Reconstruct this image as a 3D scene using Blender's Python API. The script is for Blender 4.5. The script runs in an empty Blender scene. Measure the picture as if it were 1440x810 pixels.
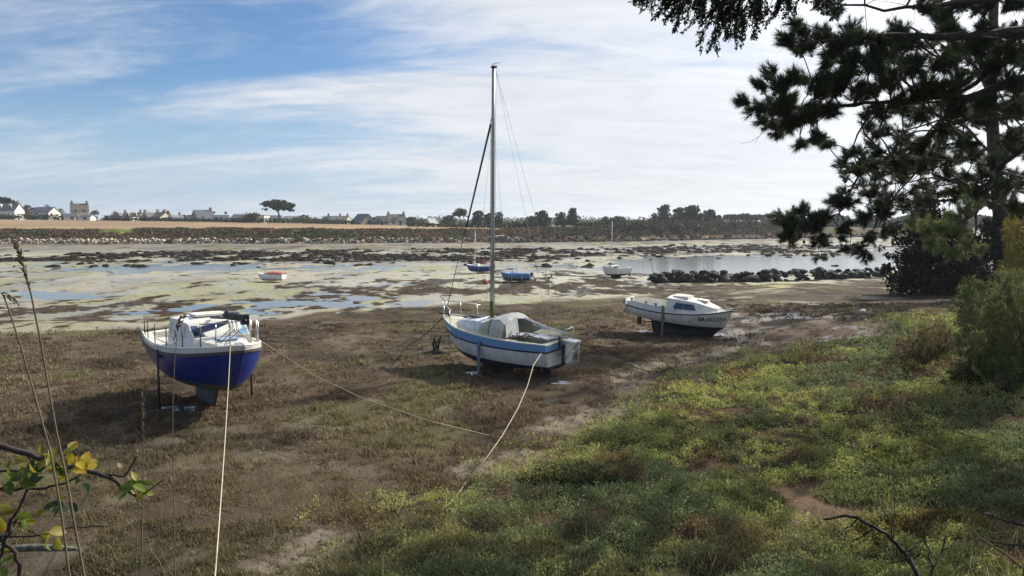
import bpy, bmesh, math, random
import numpy as np
from mathutils import Vector, Matrix, Euler
SC = bpy.context.scene
COL = SC.collection
R = math.radians
rnd = random.Random(7)
NR = np.random.default_rng(11)

# ------------------------------------------------------------------ camera
CAMZ, PITCH, F = 4.5, math.atan(90/1048), 1048.0      # focal length in pixels of the 1440 px wide photograph
cam_d = bpy.data.cameras.new('camera'); cam = bpy.data.objects.new('camera', cam_d); COL.objects.link(cam)
cam.location = (0, 0, CAMZ); cam.rotation_euler = (R(90)-PITCH, 0, 0)
cam_d.sensor_width = 36; cam_d.lens = 36*F/1440; cam_d.clip_start = .05; cam_d.clip_end = 9000
SC.camera = cam
cp, sp = math.cos(PITCH), math.sin(PITCH)
def proj(x, y, z):
    v = z-CAMZ; d = y*cp-v*sp; u = y*sp+v*cp
    return 720+F*x/d, 405-F*u/d
def at(px, py, y):
    """the point seen at a pixel at depth y"""
    a = (px-720)/F; b = (405-py)/F
    dx, dy, dz = a, cp+b*sp, -sp+b*cp
    k = y/dy
    return Vector((dx*k, y, CAMZ+dz*k))
def ground(px, py, z=0.0):
    a = (px-720)/F; b = (405-py)/F
    dx, dy, dz = a, cp+b*sp, -sp+b*cp
    k = (z-CAMZ)/dz
    return Vector((dx*k, dy*k, z))

# ------------------------------------------------------------------ noise (numpy)
_PERM = np.random.default_rng(3).random((256, 256))
def vnoise(x, y):
    xi = np.floor(x).astype(int); yi = np.floor(y).astype(int)
    fx = x-xi; fy = y-yi
    fx = fx*fx*(3-2*fx); fy = fy*fy*(3-2*fy)
    a = _PERM[xi & 255, yi & 255]; b = _PERM[(xi+1) & 255, yi & 255]
    c = _PERM[xi & 255, (yi+1) & 255]; d = _PERM[(xi+1) & 255, (yi+1) & 255]
    return (a*(1-fx)+b*fx)*(1-fy)+(c*(1-fx)+d*fx)*fy
def fbm(x, y, oct=4, gain=.5):
    s = 0; a = 1; t = 0
    for i in range(oct):
        s = s+a*vnoise(x*2**i+17.3*i, y*2**i+9.1*i); t += a; a *= gain
    return s/t
def ss(a, b, x):
    t = np.clip((x-a)/(b-a), 0, 1); return t*t*(3-2*t)
def lerp(a, b, t): return a+(b-a)*t

# ------------------------------------------------------------------ materials
def mat(name, col=(.5,.5,.5), rough=.6, metal=0, var=.12, scale=8, bump=0, bscale=40, spec=.5, col2=None, trans=0, attr=None, coat=0, streak=0):
    """procedural Principled material: noise-varied colour, noise bump, optional translucency and vertex colour"""
    m = bpy.data.materials.new(name); m.use_nodes = True
    nt = m.node_tree; N = nt.nodes; L = nt.links
    bs = N['Principled BSDF']; out = N['Material Output']
    bs.inputs['Roughness'].default_value = rough; bs.inputs['Metallic'].default_value = metal
    bs.inputs['Specular IOR Level'].default_value = spec
    if coat: bs.inputs['Coat Weight'].default_value = coat; bs.inputs['Coat Roughness'].default_value = .08
    tc = N.new('ShaderNodeTexCoord')
    no = N.new('ShaderNodeTexNoise'); no.inputs['Scale'].default_value = scale; no.inputs['Detail'].default_value = 6; no.inputs['Roughness'].default_value = .62
    if streak:
        mp = N.new('ShaderNodeMapping'); mp.inputs['Scale'].default_value = (1, 1, 1/streak)
        L.new(tc.outputs['Object'], mp.inputs['Vector']); L.new(mp.outputs[0], no.inputs['Vector'])
    else:
        L.new(tc.outputs['Object'], no.inputs['Vector'])
    mx = N.new('ShaderNodeMix'); mx.data_type = 'RGBA'
    rp = N.new('ShaderNodeValToRGB'); rp.color_ramp.elements[0].position = .32; rp.color_ramp.elements[1].position = .7
    L.new(no.outputs['Fac'], rp.inputs['Fac'])
    L.new(rp.outputs['Color'], mx.inputs['Factor'])
    c2 = col2 or tuple(min(1, c*(1+var)) for c in col)
    c1 = col if col2 else tuple(c*(1-var) for c in col)
    if attr:
        at_ = N.new('ShaderNodeAttribute'); at_.attribute_name = attr
        m1 = N.new('ShaderNodeMix'); m1.data_type = 'RGBA'; m1.blend_type = 'MULTIPLY'; m1.inputs['Factor'].default_value = 1
        m2 = N.new('ShaderNodeMix'); m2.data_type = 'RGBA'
        m2.inputs['A'].default_value = (1-var, 1-var, 1-var, 1); m2.inputs['B'].default_value = (1+var, 1+var, 1+var, 1)
        L.new(rp.outputs['Color'], m2.inputs['Factor'])
        L.new(at_.outputs['Color'], m1.inputs['A']); L.new(m2.outputs['Result'], m1.inputs['B'])
        cout = m1.outputs['Result']
    else:
        mx.inputs['A'].default_value = (*c1, 1); mx.inputs['B'].default_value = (*c2, 1)
        cout = mx.outputs['Result']
    L.new(cout, bs.inputs['Base Color'])
    if bump:
        nb = N.new('ShaderNodeTexNoise'); nb.inputs['Scale'].default_value = bscale; nb.inputs['Detail'].default_value = 5
        L.new(tc.outputs['Object'], nb.inputs['Vector'])
        bp = N.new('ShaderNodeBump'); bp.inputs['Strength'].default_value = 1; bp.inputs['Distance'].default_value = bump
        L.new(nb.outputs['Fac'], bp.inputs['Height']); L.new(bp.outputs[0], bs.inputs['Normal'])
    if trans:
        tr = N.new('ShaderNodeBsdfTranslucent'); L.new(cout, tr.inputs['Color'])
        ms = N.new('ShaderNodeMixShader'); ms.inputs[0].default_value = trans
        L.new(bs.outputs[0], ms.inputs[1]); L.new(tr.outputs[0], ms.inputs[2]); L.new(ms.outputs[0], out.inputs['Surface'])
    return m

# ------------------------------------------------------------------ object helpers
def tag(o, label=None, cat=None, group=None, kind=None):
    if label: o['label'] = label
    if cat: o['category'] = cat
    if group: o['group'] = group
    if kind: o['kind'] = kind
    return o
def empty(name, loc=(0,0,0), rot=(0,0,0), label=None, cat=None, group=None):
    o = bpy.data.objects.new(name, None); COL.objects.link(o); o.location = loc; o.rotation_euler = rot
    o.empty_display_size = .2
    return tag(o, label, cat, group)
def np_obj(name, V, Fc, m, parent=None, cols=None, smooth=False, loc=None, mats=None, midx=None):
    """mesh object from arrays: V (n,3), Fc (k,3|4)"""
    V = np.asarray(V, dtype=np.float32); Fc = np.asarray(Fc, dtype=np.int32)
    me = bpy.data.meshes.new(name)
    k, c = Fc.shape
    me.vertices.add(len(V)); me.vertices.foreach_set('co', V.ravel())
    me.loops.add(k*c); me.loops.foreach_set('vertex_index', Fc.ravel())
    me.polygons.add(k); me.polygons.foreach_set('loop_start', np.arange(0, k*c, c, dtype=np.int32))
    if smooth: me.polygons.foreach_set('use_smooth', np.ones(k, dtype=bool))
    for mm in (mats or [m]): me.materials.append(mm)
    if midx is not None: me.polygons.foreach_set('material_index', np.asarray(midx, dtype=np.int32))
    me.update(calc_edges=True)
    if cols is not None:
        a = me.color_attributes.new('Col', 'FLOAT_COLOR', 'POINT')
        cc = np.ones((len(V), 4), dtype=np.float32); cc[:, :cols.shape[1]] = cols
        a.data.foreach_set('color', cc.ravel())
    o = bpy.data.objects.new(name, me); COL.objects.link(o)
    if parent: o.parent = parent
    if loc is not None: o.location = loc
    return o
class MB:
    """collects simple shapes into one mesh"""
    def __init__(s): s.v = []; s.f = []; s.mi = []; s.sm = []
    def add(s, v, f, mi=0, sm=False):
        b = len(s.v); s.v += [tuple(p) for p in v]
        for q in f: s.f.append([i+b for i in q]); s.mi.append(mi); s.sm.append(sm)
    def box(s, c, size, rot=None, mi=0, taper=1):
        x, y, z = (d/2 for d in size); c = Vector(c)
        P = [Vector((sx*x*(taper if sz > 0 else 1), sy*y*(taper if sz > 0 else 1), sz*z)) for sz in (-1, 1) for sx, sy in ((-1,-1), (1,-1), (1,1), (-1,1))]
        if rot is not None:
            M = Euler(rot).to_matrix(); P = [M @ p for p in P]
        s.add([p+c for p in P], [(3,2,1,0), (4,5,6,7), (0,1,5,4), (1,2,6,5), (2,3,7,6), (3,0,4,7)], mi)
    def tube(s, pts, r, n=6, mi=0, cap=True):
        pts = [Vector(p) for p in pts]; rs = r if hasattr(r, '__len__') else [r]*len(pts)
        rings = []; up = None
        for i, p in enumerate(pts):
            t = (pts[min(i+1, len(pts)-1)]-pts[max(i-1, 0)])
            t = t.normalized() if t.length > 1e-9 else Vector((0,0,1))
            if up is None:
                up = Vector((0,0,1)) if abs(t.z) < .9 else Vector((1,0,0))
            a = t.cross(up)
            if a.length < 1e-4: a = t.cross(Vector((.3,.8,.1)))
            a.normalize(); b = a.cross(t); up = b
            rings.append([p+(a*math.cos(2*math.pi*k/n)+b*math.sin(2*math.pi*k/n))*rs[i] for k in range(n)])
        V = [q for g in rings for q in g]; Fs = []
        for i in range(len(pts)-1):
            for k in range(n):
                k2 = (k+1) % n
                Fs.append((i*n+k, i*n+k2, (i+1)*n+k2, (i+1)*n+k))
        if cap: Fs += [tuple(range(n-1, -1, -1)), tuple((len(pts)-1)*n+k for k in range(n))]
        s.add(V, Fs, mi, True)
    def ball(s, c, rad, nu=10, nv=7, mi=0, jit=0, rg=None):
        rx, ry, rz = rad if hasattr(rad, '__len__') else (rad,)*3
        V = []; Fs = []
        for j in range(nv+1):
            th = math.pi*j/nv
            for i in range(nu):
                ph = 2*math.pi*i/nu; k = 1+(jit*(rg or rnd).uniform(-1,1) if jit else 0)
                V.append((c[0]+rx*k*math.sin(th)*math.cos(ph), c[1]+ry*k*math.sin(th)*math.sin(ph), c[2]+rz*k*math.cos(th)))
        for j in range(nv):
            for i in range(nu):
                i2 = (i+1) % nu
                Fs.append((j*nu+i, (j+1)*nu+i, (j+1)*nu+i2, j*nu+i2))
        s.add(V, Fs, mi, True)
    def loft(s, secs, closed=False, mi=0, sm=True, cap=False):
        n = len(secs[0]); V = [p for g in secs for p in g]; Fs = []
        for i in range(len(secs)-1):
            for k in range(n if closed else n-1):
                k2 = (k+1) % n
                Fs.append((i*n+k, i*n+k2, (i+1)*n+k2, (i+1)*n+k))
        if cap: Fs += [tuple(range(n-1, -1, -1)), tuple((len(secs)-1)*n+k for k in range(n))]
        s.add(V, Fs, mi, sm)
    def poly(s, pts, mi=0): s.add(pts, [tuple(range(len(pts)))], mi)
    def slab(s, pts, thick, mi=0):
        """a flat polygon given real thickness along its normal (pushed backwards)"""
        P = [Vector(p) for p in pts]; n = (P[1]-P[0]).cross(P[2]-P[0]).normalized()
        B = [p-n*thick for p in P]; k = len(P)
        s.add(P+B, [tuple(range(k)), tuple(range(2*k-1, k-1, -1))]+[(i, i+k, (i+1) % k+k, (i+1) % k) for i in range(k)], mi)
    def build(s, name, mats, parent=None, loc=None, rot=None, fix=False):
        me = bpy.data.meshes.new(name); me.from_pydata(s.v, [], s.f)
        for m in (mats if isinstance(mats, (list, tuple)) else [mats]): me.materials.append(m)
        me.polygons.foreach_set('material_index', s.mi); me.polygons.foreach_set('use_smooth', s.sm)
        if fix:
            bm = bmesh.new(); bm.from_mesh(me); bmesh.ops.recalc_face_normals(bm, faces=bm.faces); bm.to_mesh(me); bm.free()
        me.update()
        o = bpy.data.objects.new(name, me); COL.objects.link(o)
        if parent: o.parent = parent
        if loc is not None: o.location = loc
        if rot is not None: o.rotation_euler = rot
        return o
def crom(xs, ys, t):
    """smooth 1-D interpolation through control points"""
    if t <= xs[0]: return ys[0]
    if t >= xs[-1]: return ys[-1]
    i = max(k for k in range(len(xs)-1) if xs[k] <= t)
    h = xs[i+1]-xs[i]; u = (t-xs[i])/h
    def m(k):
        a, b = max(k-1, 0), min(k+1, len(xs)-1)
        return (ys[b]-ys[a])/(xs[b]-xs[a])
    u2, u3 = u*u, u*u*u
    return (2*u3-3*u2+1)*ys[i]+(u3-2*u2+u)*h*m(i)+(-2*u3+3*u2)*ys[i+1]+(u3-u2)*h*m(i+1)
# ------------------------------------------------------------------ sun, sky
SUN_AZ, SUN_EL = R(51), R(35)          # azimuth to the right of the view axis (+y)
sd = Vector((math.sin(SUN_AZ)*math.cos(SUN_EL), math.cos(SUN_AZ)*math.cos(SUN_EL), math.sin(SUN_EL)))
sun_d = bpy.data.lights.new('sun', 'SUN'); sun = bpy.data.objects.new('sun', sun_d); COL.objects.link(sun)
sun_d.energy = 5.0; sun_d.angle = R(.53); sun_d.color = (1, .93, .82)
sun.rotation_euler = (-sd).to_track_quat('-Z', 'Y').to_euler()
W = bpy.data.worlds.new('World'); SC.world = W; W.use_nodes = True
nt = W.node_tree; N = nt.nodes; L = nt.links
bg = N['Background']
sky = N.new('ShaderNodeTexSky'); sky.sky_type = 'NISHITA'; sky.sun_disc = False
sky.sun_elevation = SUN_EL; sky.sun_rotation = SUN_AZ; sky.air_density = 1.0; sky.dust_density = .3; sky.ozone_density = 2.2
def math_node(op, a, b=None, c=None):
    n = N.new('ShaderNodeMath'); n.operation = op
    for i, v in enumerate((a, b, c)):
        if v is None: continue
        if isinstance(v, (int, float)): n.inputs[i].default_value = v
        else: L.new(v, n.inputs[i])
    return n.outputs[0]
def mrange(v, a, b, c=0, d=1, smooth=True):
    n = N.new('ShaderNodeMapRange'); n.interpolation_type = 'SMOOTHSTEP' if smooth else 'LINEAR'
    n.inputs['From Min'].default_value = a; n.inputs['From Max'].default_value = b; n.inputs['To Min'].default_value = c; n.inputs['To Max'].default_value = d
    L.new(v, n.inputs['Value']); return n.outputs[0]
tc = N.new('ShaderNodeTexCoord'); sep = N.new('ShaderNodeSeparateXYZ'); L.new(tc.outputs['Generated'], sep.inputs[0])
zz = math_node('ADD', math_node('MAXIMUM', sep.outputs[2], 0.0), .20)
u_ = math_node('DIVIDE', sep.outputs[0], zz); v_ = math_node('DIVIDE', sep.outputs[1], zz)
comb = N.new('ShaderNodeCombineXYZ'); L.new(u_, comb.inputs[0]); L.new(v_, comb.inputs[1])
def cloud_noise(rot, scl, scale, det=8, rough=.6, dist=.6, off=(0,0,0)):
    mp = N.new('ShaderNodeMapping'); mp.inputs['Rotation'].default_value = (0, 0, R(rot)); mp.inputs['Scale'].default_value = (*scl, 1); mp.inputs['Location'].default_value = off
    L.new(comb.outputs[0], mp.inputs['Vector'])
    no = N.new('ShaderNodeTexNoise'); no.inputs['Scale'].default_value = scale; no.inputs['Detail'].default_value = det; no.inputs['Roughness'].default_value = rough; no.inputs['Distortion'].default_value = dist
    L.new(mp.outputs[0], no.inputs['Vector']); return no.outputs['Fac']
n1 = cloud_noise(-34, (.42, 1.15), 1.5, 9, .60, .7, (3.1, 1.7, 0))     # long cirrus streaks
n2 = cloud_noise(-25, (.6, 1.0), .8, 5, .55, .4, (7.4, 2.2, 0))       # broad veils
n3 = cloud_noise(-46, (.8, 2.3), 2.8, 9, .68, .8, (1.0, 5.2, 0))       # fine fibres
dot = N.new('ShaderNodeVectorMath'); dot.operation = 'DOT_PRODUCT'; L.new(tc.outputs['Generated'], dot.inputs[0]); dot.inputs[1].default_value = sd
cosd = dot.outputs['Value']
cover = mrange(cosd, .28, .80, 0.0, .255)                               # more cloud towards the sun
dn = math_node('ADD', math_node('MULTIPLY', n1, .56), math_node('ADD', math_node('MULTIPLY', n2, .28), math_node('MULTIPLY', n3, .24)))
dn = math_node('ADD', dn, cover)
c_ = mrange(dn, .475, .735, 0, .93)
glow = math_node('POWER', math_node('MAXIMUM', cosd, 0.0), 10.0)
cb = math_node('MULTIPLY', math_node('ADD', 8.3, math_node('MULTIPLY', glow, 18.0)), mrange(n3, .3, .7, .94, 1.06))
cc_ = N.new('ShaderNodeCombineXYZ'); L.new(math_node('MULTIPLY', cb, .965), cc_.inputs[0]); L.new(math_node('MULTIPLY', cb, .985), cc_.inputs[1]); L.new(math_node('MULTIPLY', cb, 1.03), cc_.inputs[2])
mixc = N.new('ShaderNodeMix'); mixc.data_type = 'RGBA'
tint = N.new('ShaderNodeMix'); tint.data_type = 'RGBA'; tint.blend_type = 'MULTIPLY'; tint.inputs['Factor'].default_value = 1; tint.inputs['B'].default_value = (.70, .91, 1.13, 1)
L.new(sky.outputs[0], tint.inputs['A'])
veil = N.new('ShaderNodeMix'); veil.data_type = 'RGBA'; veil.inputs['B'].default_value = (4.9, 6.1, 7.7, 1)
L.new(mrange(sep.outputs[2], -.02, .20, .85, 0), veil.inputs['Factor']); L.new(tint.outputs['Result'], veil.inputs['A'])
L.new(c_, mixc.inputs['Factor']); L.new(veil.outputs['Result'], mixc.inputs['A']); L.new(cc_.outputs[0], mixc.inputs['B'])
L.new(mixc.outputs['Result'], bg.inputs['Color'])
bg.inputs['Strength'].default_value = .076
SC.view_settings.view_transform = 'Standard'; SC.view_settings.look = 'None'; SC.view_settings.exposure = .42; SC.view_settings.gamma = 1
SC.render.film_transparent = False
SC.cycles.use_denoising = True; SC.cycles.denoising_prefilter = 'NONE'; SC.cycles.denoising_input_passes = 'RGB_ALBEDO_NORMAL'; SC.cycles.sample_clamp_indirect = 3; SC.cycles.blur_glossy = .5
SC.cycles.max_bounces = 6; SC.cycles.diffuse_bounces = 3; SC.cycles.glossy_bounces = 3; SC.cycles.transmission_bounces = 3; SC.cycles.volume_bounces = 0
SC.cycles.caustics_reflective = False; SC.cycles.caustics_refractive = False

# ------------------------------------------------------------------ terrain
WATER = -1.30
_spx = [-3000, 0, 300, 500, 700, 900, 1080, 1250, 1440, 4000]
_sds = [172, 172, 180, 184, 196, 214, 250, 285, 300, 320]
_slz = [2.9, 2.9, 3.2, 2.9, 2.9, 3.5, 3.4, 2.6, 2.4, 2.4]      # land just behind the shore
_shz = [6.6, 6.4, 5.5, 4.4, 3.3, 3.7, 3.4, 2.6, 2.6, 3.0]      # land at the houses
def azpx(x, y): return 720+F*x/np.maximum(y, 1e-3)
def shore(x, y): return np.interp(azpx(x, y), _spx, _sds)+2.2*(vnoise(x/9+3, x*0+.5)-.5)
def land_base(px, k): return np.interp(px, _spx, _slz if k == 0 else _shz)
def wet_map(px, py):
    """how low the flats lie, by place: positive = pools and channel"""
    w = np.zeros_like(px)
    for cx, cy, rx, ry, a in ((1060, 371, 210, 12, 2.6), (640, 380, 330, 8, .62), (420, 372, 260, 6, .6), (140, 377, 200, 9, .9), (350, 437, 100, 12, .4), (85, 413, 90, 8, 1.5), (440, 425, 120, 6, .6),
                              (800, 395, 170, 9, -.75), (700, 388, 120, 6, -.3), (560, 398, 150, 6, .5), (430, 410, 140, 6, .35), (60, 400, 160, 26, -.5), (250, 400, 120, 8, -1.2), (560, 362, 400, 6, -.3),
                              (950, 350, 160, 5, -1.0), (180, 395, 330, 6, -.8), (760, 411, 120, 4, .3), (960, 405, 120, 3, .3), (1320, 358, 160, 8, 1.6)):
        w = w+a*np.exp(-((px-cx)/rx)**2-((py-cy)/ry)**2)
    return w
def terrain_z(x, y):
    x = np.asarray(x, float); y = np.asarray(y, float)
    ax = azpx(x, y)
    z = np.zeros_like(y)
    z = z-1.22*ss(np.interp(ax, [0, 400, 700, 900, 1100, 1440], [33, 31, 33, 36, 45, 45]), np.interp(ax, [0, 400, 700, 900, 1100, 1440], [46, 42.5, 46, 60, 78, 80]), y)
    # gentle rise of the green salting and the bank on the right and under the viewer
    rgt = ss(4.5, 13, x-(y-14)*.18)*ss(46, 28, y)
    z = z+.75*rgt
    z = z+2.75*ss(8.3, 2.0, y+.25*np.abs(x)*0)
    # saltmarsh unevenness
    near = ss(44, 30, y)
    z = z+near*(.16*(fbm(x/2.6, y/2.6, 3)-.5)+.07*(fbm(x/.6+5, y/.6, 2)-.5))
    # small channel between brown marsh and green salting (see green_edge)
    ge = green_edge(x, y)
    z = z-near*.10*np.exp(-((ge+.3)/.55)**2)+near*.10*ss(0, 1.4, ge)
    # tidal flats
    fl = ss(36, 46, y)
    pxx, pyy = proj(x, np.maximum(y, 1), -1.2)
    n = fbm(x/6+2, y/8, 4, .55)-.5
    nf = fbm(x/1.6+9, y/2.2, 3)-.5
    z = z+fl*((.012+.26*n+.17*nf)-.13*wet_map(pxx, pyy)*ss(38, 45, y))*ss(36, 50, y)
    D = shore(x, y)
    z = np.where(y > 60, z+.75*ss(-32, -1, y-D)+.25*ss(-70, -30, y-D), z)
    # the far shore: wall step, bank, field
    lb, lh = land_base(ax, 0), land_base(ax, 1)
    t1 = ss(.3, 1.6, y-D); t2 = ss(1.5, 10, y-D)
    rough = (fbm(x/4, y/4, 3)-.5)*1.0*np.exp(-((y-D-7)/7)**2)
    up = lerp(1.0, lb, t2)+rough
    up = np.where(y-D > 10, lb+(lh-lb)*np.clip((y-D-10)/130, 0, 1)+rough, up)
    far = 4.3+2.6*(fbm(x/300, y/300, 2)-.5)+np.clip((y-600)/2400, 0, 1)*9
    up = lerp(up, far, ss(420, 900, y))
    z = np.where(y-D > .3, lerp(z, up, t1), z)
    return z
_ge = [(430, 860), (470, 765), (560, 715), (680, 672), (735, 655), (800, 610), (868, 585), (905, 520), (1000, 500), (1130, 488), (1200, 468), (1300, 440), (1345, 415), (1500, 400)]
_gw = np.array([tuple(ground(px, py))[:2] for px, py in _ge])
def green_edge(x, y):
    """signed distance in metres: positive inside the green salting (to the right of / in front of the edge line)"""
    best = np.full(np.shape(x), 1e9); sg = np.zeros(np.shape(x))
    for (ax_, ay), (bx, by) in zip(_gw[:-1], _gw[1:]):
        dx, dy = bx-ax_, by-ay; l2 = dx*dx+dy*dy
        t = np.clip(((x-ax_)*dx+(y-ay)*dy)/l2, 0, 1)
        d = np.hypot(x-ax_-t*dx, y-ay-t*dy)
        s = np.sign((x-ax_)*dy-(y-ay)*dx)
        upd = d < best
        best = np.where(upd, d, best); sg = np.where(upd, s, sg)
    return best*sg
def gz(x, y): return float(terrain_z(np.array([x]), np.array([y]))[0])
def drop(px, py):
    """ground point seen at a pixel"""
    p = ground(px, py, 0)
    for _ in range(12):
        z = gz(p.x, p.y); p = ground(px, py, z)
    return p

def mixc_(a, b, t): return a+(b-a)*t[:, None]
def land_colour(x, y, z):
    px, py = proj(x, np.maximum(y, .5), z)
    D = shore(x, y); ge = green_edge(x, y)
    n_big = fbm(x/3.1, y/3.1, 4); n_mid = fbm(x/.9+4, y/.9, 4); n_fine = fbm(x/.25, y/.25, 3)
    C = lambda *c: np.array(c)
    # brown marsh
    col = mixc_(np.tile(C(.092, .070, .047), (len(x), 1)), C(.056, .045, .032), ss(.35, .65, n_big))
    col = mixc_(col, C(.115, .110, .050), ss(.52, .72, fbm(x/2.2+30, y/2.2, 4))*.6)
    col = mixc_(col, C(.20, .175, .13), ss(.60, .78, n_mid)*.35)
    # green salting soil
    g = ss(-1.1, .7, ge+1.6*(n_mid-.5)+1.2*(n_big-.5)-1.3*ss(16, 24, y))
    gcol = mixc_(np.tile(C(.060, .055, .026), (len(x), 1)), C(.085, .052, .035), ss(.45, .65, n_mid))
    col = mixc_(col, gcol, g)
    ch = np.exp(-((ge+.45+.9*(n_mid-.5))/.55)**2)*ss(.34, .52, fbm(x/1.3+8, y/1.3, 3))*ss(34, 26, y)
    col = mixc_(col, C(.25, .22, .17), np.clip(ch*(.35+.9*ss(.35, .65, n_fine)), 0, .62))
    # bare brown patch on the right
    bp = ss(.3, .5, np.exp(-(((px-1165)/120)**2+((py-716)/34)**2))*(.3+1.3*n_mid))
    col = mixc_(col, C(.17, .115, .08), bp)
    # muddy wet ground round (1080, 470)
    mu = np.exp(-((px-1110)/130)**2-((py-460)/34)**2)
    col = mixc_(col, C(.12, .085, .065), np.clip(mu, 0, 1)*.8)
    rz = ss(850, 960, px)*ss(392, 402, py)*ss(462, 440, py)*ss(20, 28, y)
    col = mixc_(col, C(.30, .27, .21), rz*ss(.53, .64, .6*fbm(x/3+15, y/5+2, 4)+.4*n_mid)*.8)
    col = mixc_(col, C(.055, .036, .028), rz*ss(.55, .68, fbm(x/2+35, y/4+2, 4))*.7)
    # flats
    edge = np.interp(px, [-200, 0, 200, 380, 480, 620, 760, 880, 1000, 1120, 1250, 1600], [472, 468, 462, 448, 438, 428, 424, 418, 406, 400, 394, 390])
    fl = ss(3, -3, py-edge+16*(fbm(x/3, y/6, 4)-.5))*ss(20, 30, y)
    sand = mixc_(np.tile(C(.335, .31, .225), (len(x), 1)), C(.235, .22, .165), ss(.4, .65, fbm(x/6, y/12, 4)))
    alg = ss(.44, .66, fbm(x/5+11, y/14+3, 4))
    sand = mixc_(sand, C(.275, .27, .14), alg*.6)
    sand = mixc_(sand, C(.42, .41, .33), np.exp(-((px-790)/190)**2-((py-394)/15)**2)*.8)
    sand = mixc_(sand, C(.36, .38, .06), np.clip(np.exp(-((px-1065)/80)**2-((py-405)/5)**2)+.8*np.exp(-((px-860)/60)**2-((py-425)/4)**2), 0, 1)*ss(.35, .6, n_mid))
    near_edge = np.exp(-((py-edge+22)/20)**2)
    wd = .668-.13*near_edge-.10*np.exp(-((py-408)/8)**2)*ss(420, 640, px)-.05*np.exp(-((py-431)/16)**2)*ss(500, 300, px)-.06*ss(800, 950, px)
    weed = ss(wd-.05, wd+.02, .58*fbm(x/2.6+40, y/4.2+7, 4, .6)+.42*fbm(x/.9+11, y/1.8+3, 3, .6)+.02)
    sand = mixc_(sand, C(.038, .027, .019), weed*.95)
    col = mixc_(col, sand, fl)
    # dark weed band and far beach
    band = ss(0, .5, 1-np.abs(py-np.interp(px, [0, 120, 400, 760, 900, 1080], [366, 362, 359, 358, 352, 350]))/np.interp(px, [0, 120, 300, 760, 800, 1100], [3, 8, 14, 15, 9, 7]))
    bw = ss(.40, .52, fbm(x/5+3, y/7, 5, .62)+.10*(band-.5))*band
    col = mixc_(col, C(.035, .027, .022), np.clip(bw, 0, 1)*.95*ss(70, 90, y))
    bch = ss(-34, -14, y-D)*ss(90, 110, y)
    bcol = mixc_(np.tile(C(.215, .175, .130), (len(x), 1)), C(.16, .14, .075), ss(.42, .6, fbm(x/9, y/5, 4)))
    bcol = mixc_(bcol, C(.06, .045, .035), ss(.55, .68, fbm(x/4+9, y/7, 4))*.8)
    col = mixc_(col, bcol, bch)
    # far bank and fields
    bk = ss(.2, 1.2, y-D)
    bank = mixc_(np.tile(C(.095, .060, .038), (len(x), 1)), C(.075, .078, .035), ss(.42, .6, fbm(x/7, y/4, 4)))
    bank = mixc_(bank, C(.17, .085, .045), ss(.55, .7, fbm(x/5+4, y/3, 3))*.8)
    col = mixc_(col, bank, bk)
    fd = ss(11, 15, y-D)
    fieldc = mixc_(np.tile(C(.31, .225, .135), (len(x), 1)), C(.25, .185, .115), ss(.4, .6, fbm(x/30, y/60, 3)))
    fieldc = mixc_(fieldc, C(.23, .22, .085), ss(26, 14, y-D+16*(fbm(x/25, y/9, 3)-.5))*.85)
    fieldc = mixc_(fieldc, C(.13, .14, .055), ss(560, 780, px))
    col = mixc_(col, fieldc, fd)
    gg = np.exp(-((px-165)/32)**2-((py-329)/4.5)**2)
    col = mixc_(col, C(.17, .22, .05), np.clip(gg*1.2, 0, 1)*bk)
    col = mixc_(col, C(.09, .10, .05), ss(330, 420, y))
    wet = np.clip(fl*(.45+.5*ss(.45, .62, fbm(x/3+50, y/5, 4)))+mu*ss(.40, .60, fbm(x/1.2+5, y/1.6, 4))*1.1, 0, 1)*(1-bk)
    wet = np.clip(wet*(1-.5*weed), 0, 1)
    return col*(.82+.36*n_fine)[:, None], wet
ang = np.concatenate([np.linspace(-180, -62, 60), np.linspace(-60, -41, 60), np.linspace(-40, 40, 640), np.linspace(41, 60, 60), np.linspace(62, 180, 60)])
rad = np.concatenate([[.3, 1, 1.6, 2.2], np.geomspace(2.8, 140, 420), np.arange(140.6, 330, .65), np.geomspace(331, 3600, 60)])
A_, R_ = np.meshgrid(np.radians(ang), rad)
X, Y = (R_*np.sin(A_)).ravel(), (R_*np.cos(A_)).ravel()
# keep the ground behind the viewer a level path
Yc = np.where(Y < 0, .3, Y)
Z = terrain_z(np.where(Y < 0, X*.3, X), Yc)
Z = np.where(Y < 0, 2.75+0*Z, Z)
LC, LW = land_colour(X, Yc, Z)
na, nr = len(ang), len(rad)
idx = np.arange(na*nr).reshape(nr, na)
Q = np.stack([idx[:-1, :-1], idx[:-1, 1:], idx[1:, 1:], idx[1:, :-1]], -1).reshape(-1, 4)[:, ::-1]
cols = np.concatenate([LC, LW[:, None]], 1)
gm = mat('ground', attr='Col', rough=.95, var=.16, scale=2.2, spec=.08)
n_ = gm.node_tree.nodes; l_ = gm.node_tree.links
att = [q for q in n_ if q.type == 'ATTRIBUTE'][0]
mr = n_.new('ShaderNodeMapRange'); mr.inputs['To Min'].default_value = .95; mr.inputs['To Max'].default_value = .24
l_.new(att.outputs['Alpha'], mr.inputs['Value']); l_.new(mr.outputs[0], n_['Principled BSDF'].inputs['Roughness'])
mr2 = n_.new('ShaderNodeMapRange'); mr2.inputs['To Min'].default_value = .06; mr2.inputs['To Max'].default_value = .5; mr2.inputs['From Min'].default_value = .3; l_.new(att.outputs['Alpha'], mr2.inputs['Value']); l_.new(mr2.outputs[0], n_['Principled BSDF'].inputs['Specular IOR Level'])
tcg = n_.new('ShaderNodeTexCoord'); b1 = n_.new('ShaderNodeTexNoise'); b1.inputs['Scale'].default_value = 9; b1.inputs['Detail'].default_value = 9; b1.inputs['Roughness'].default_value = .7
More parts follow.
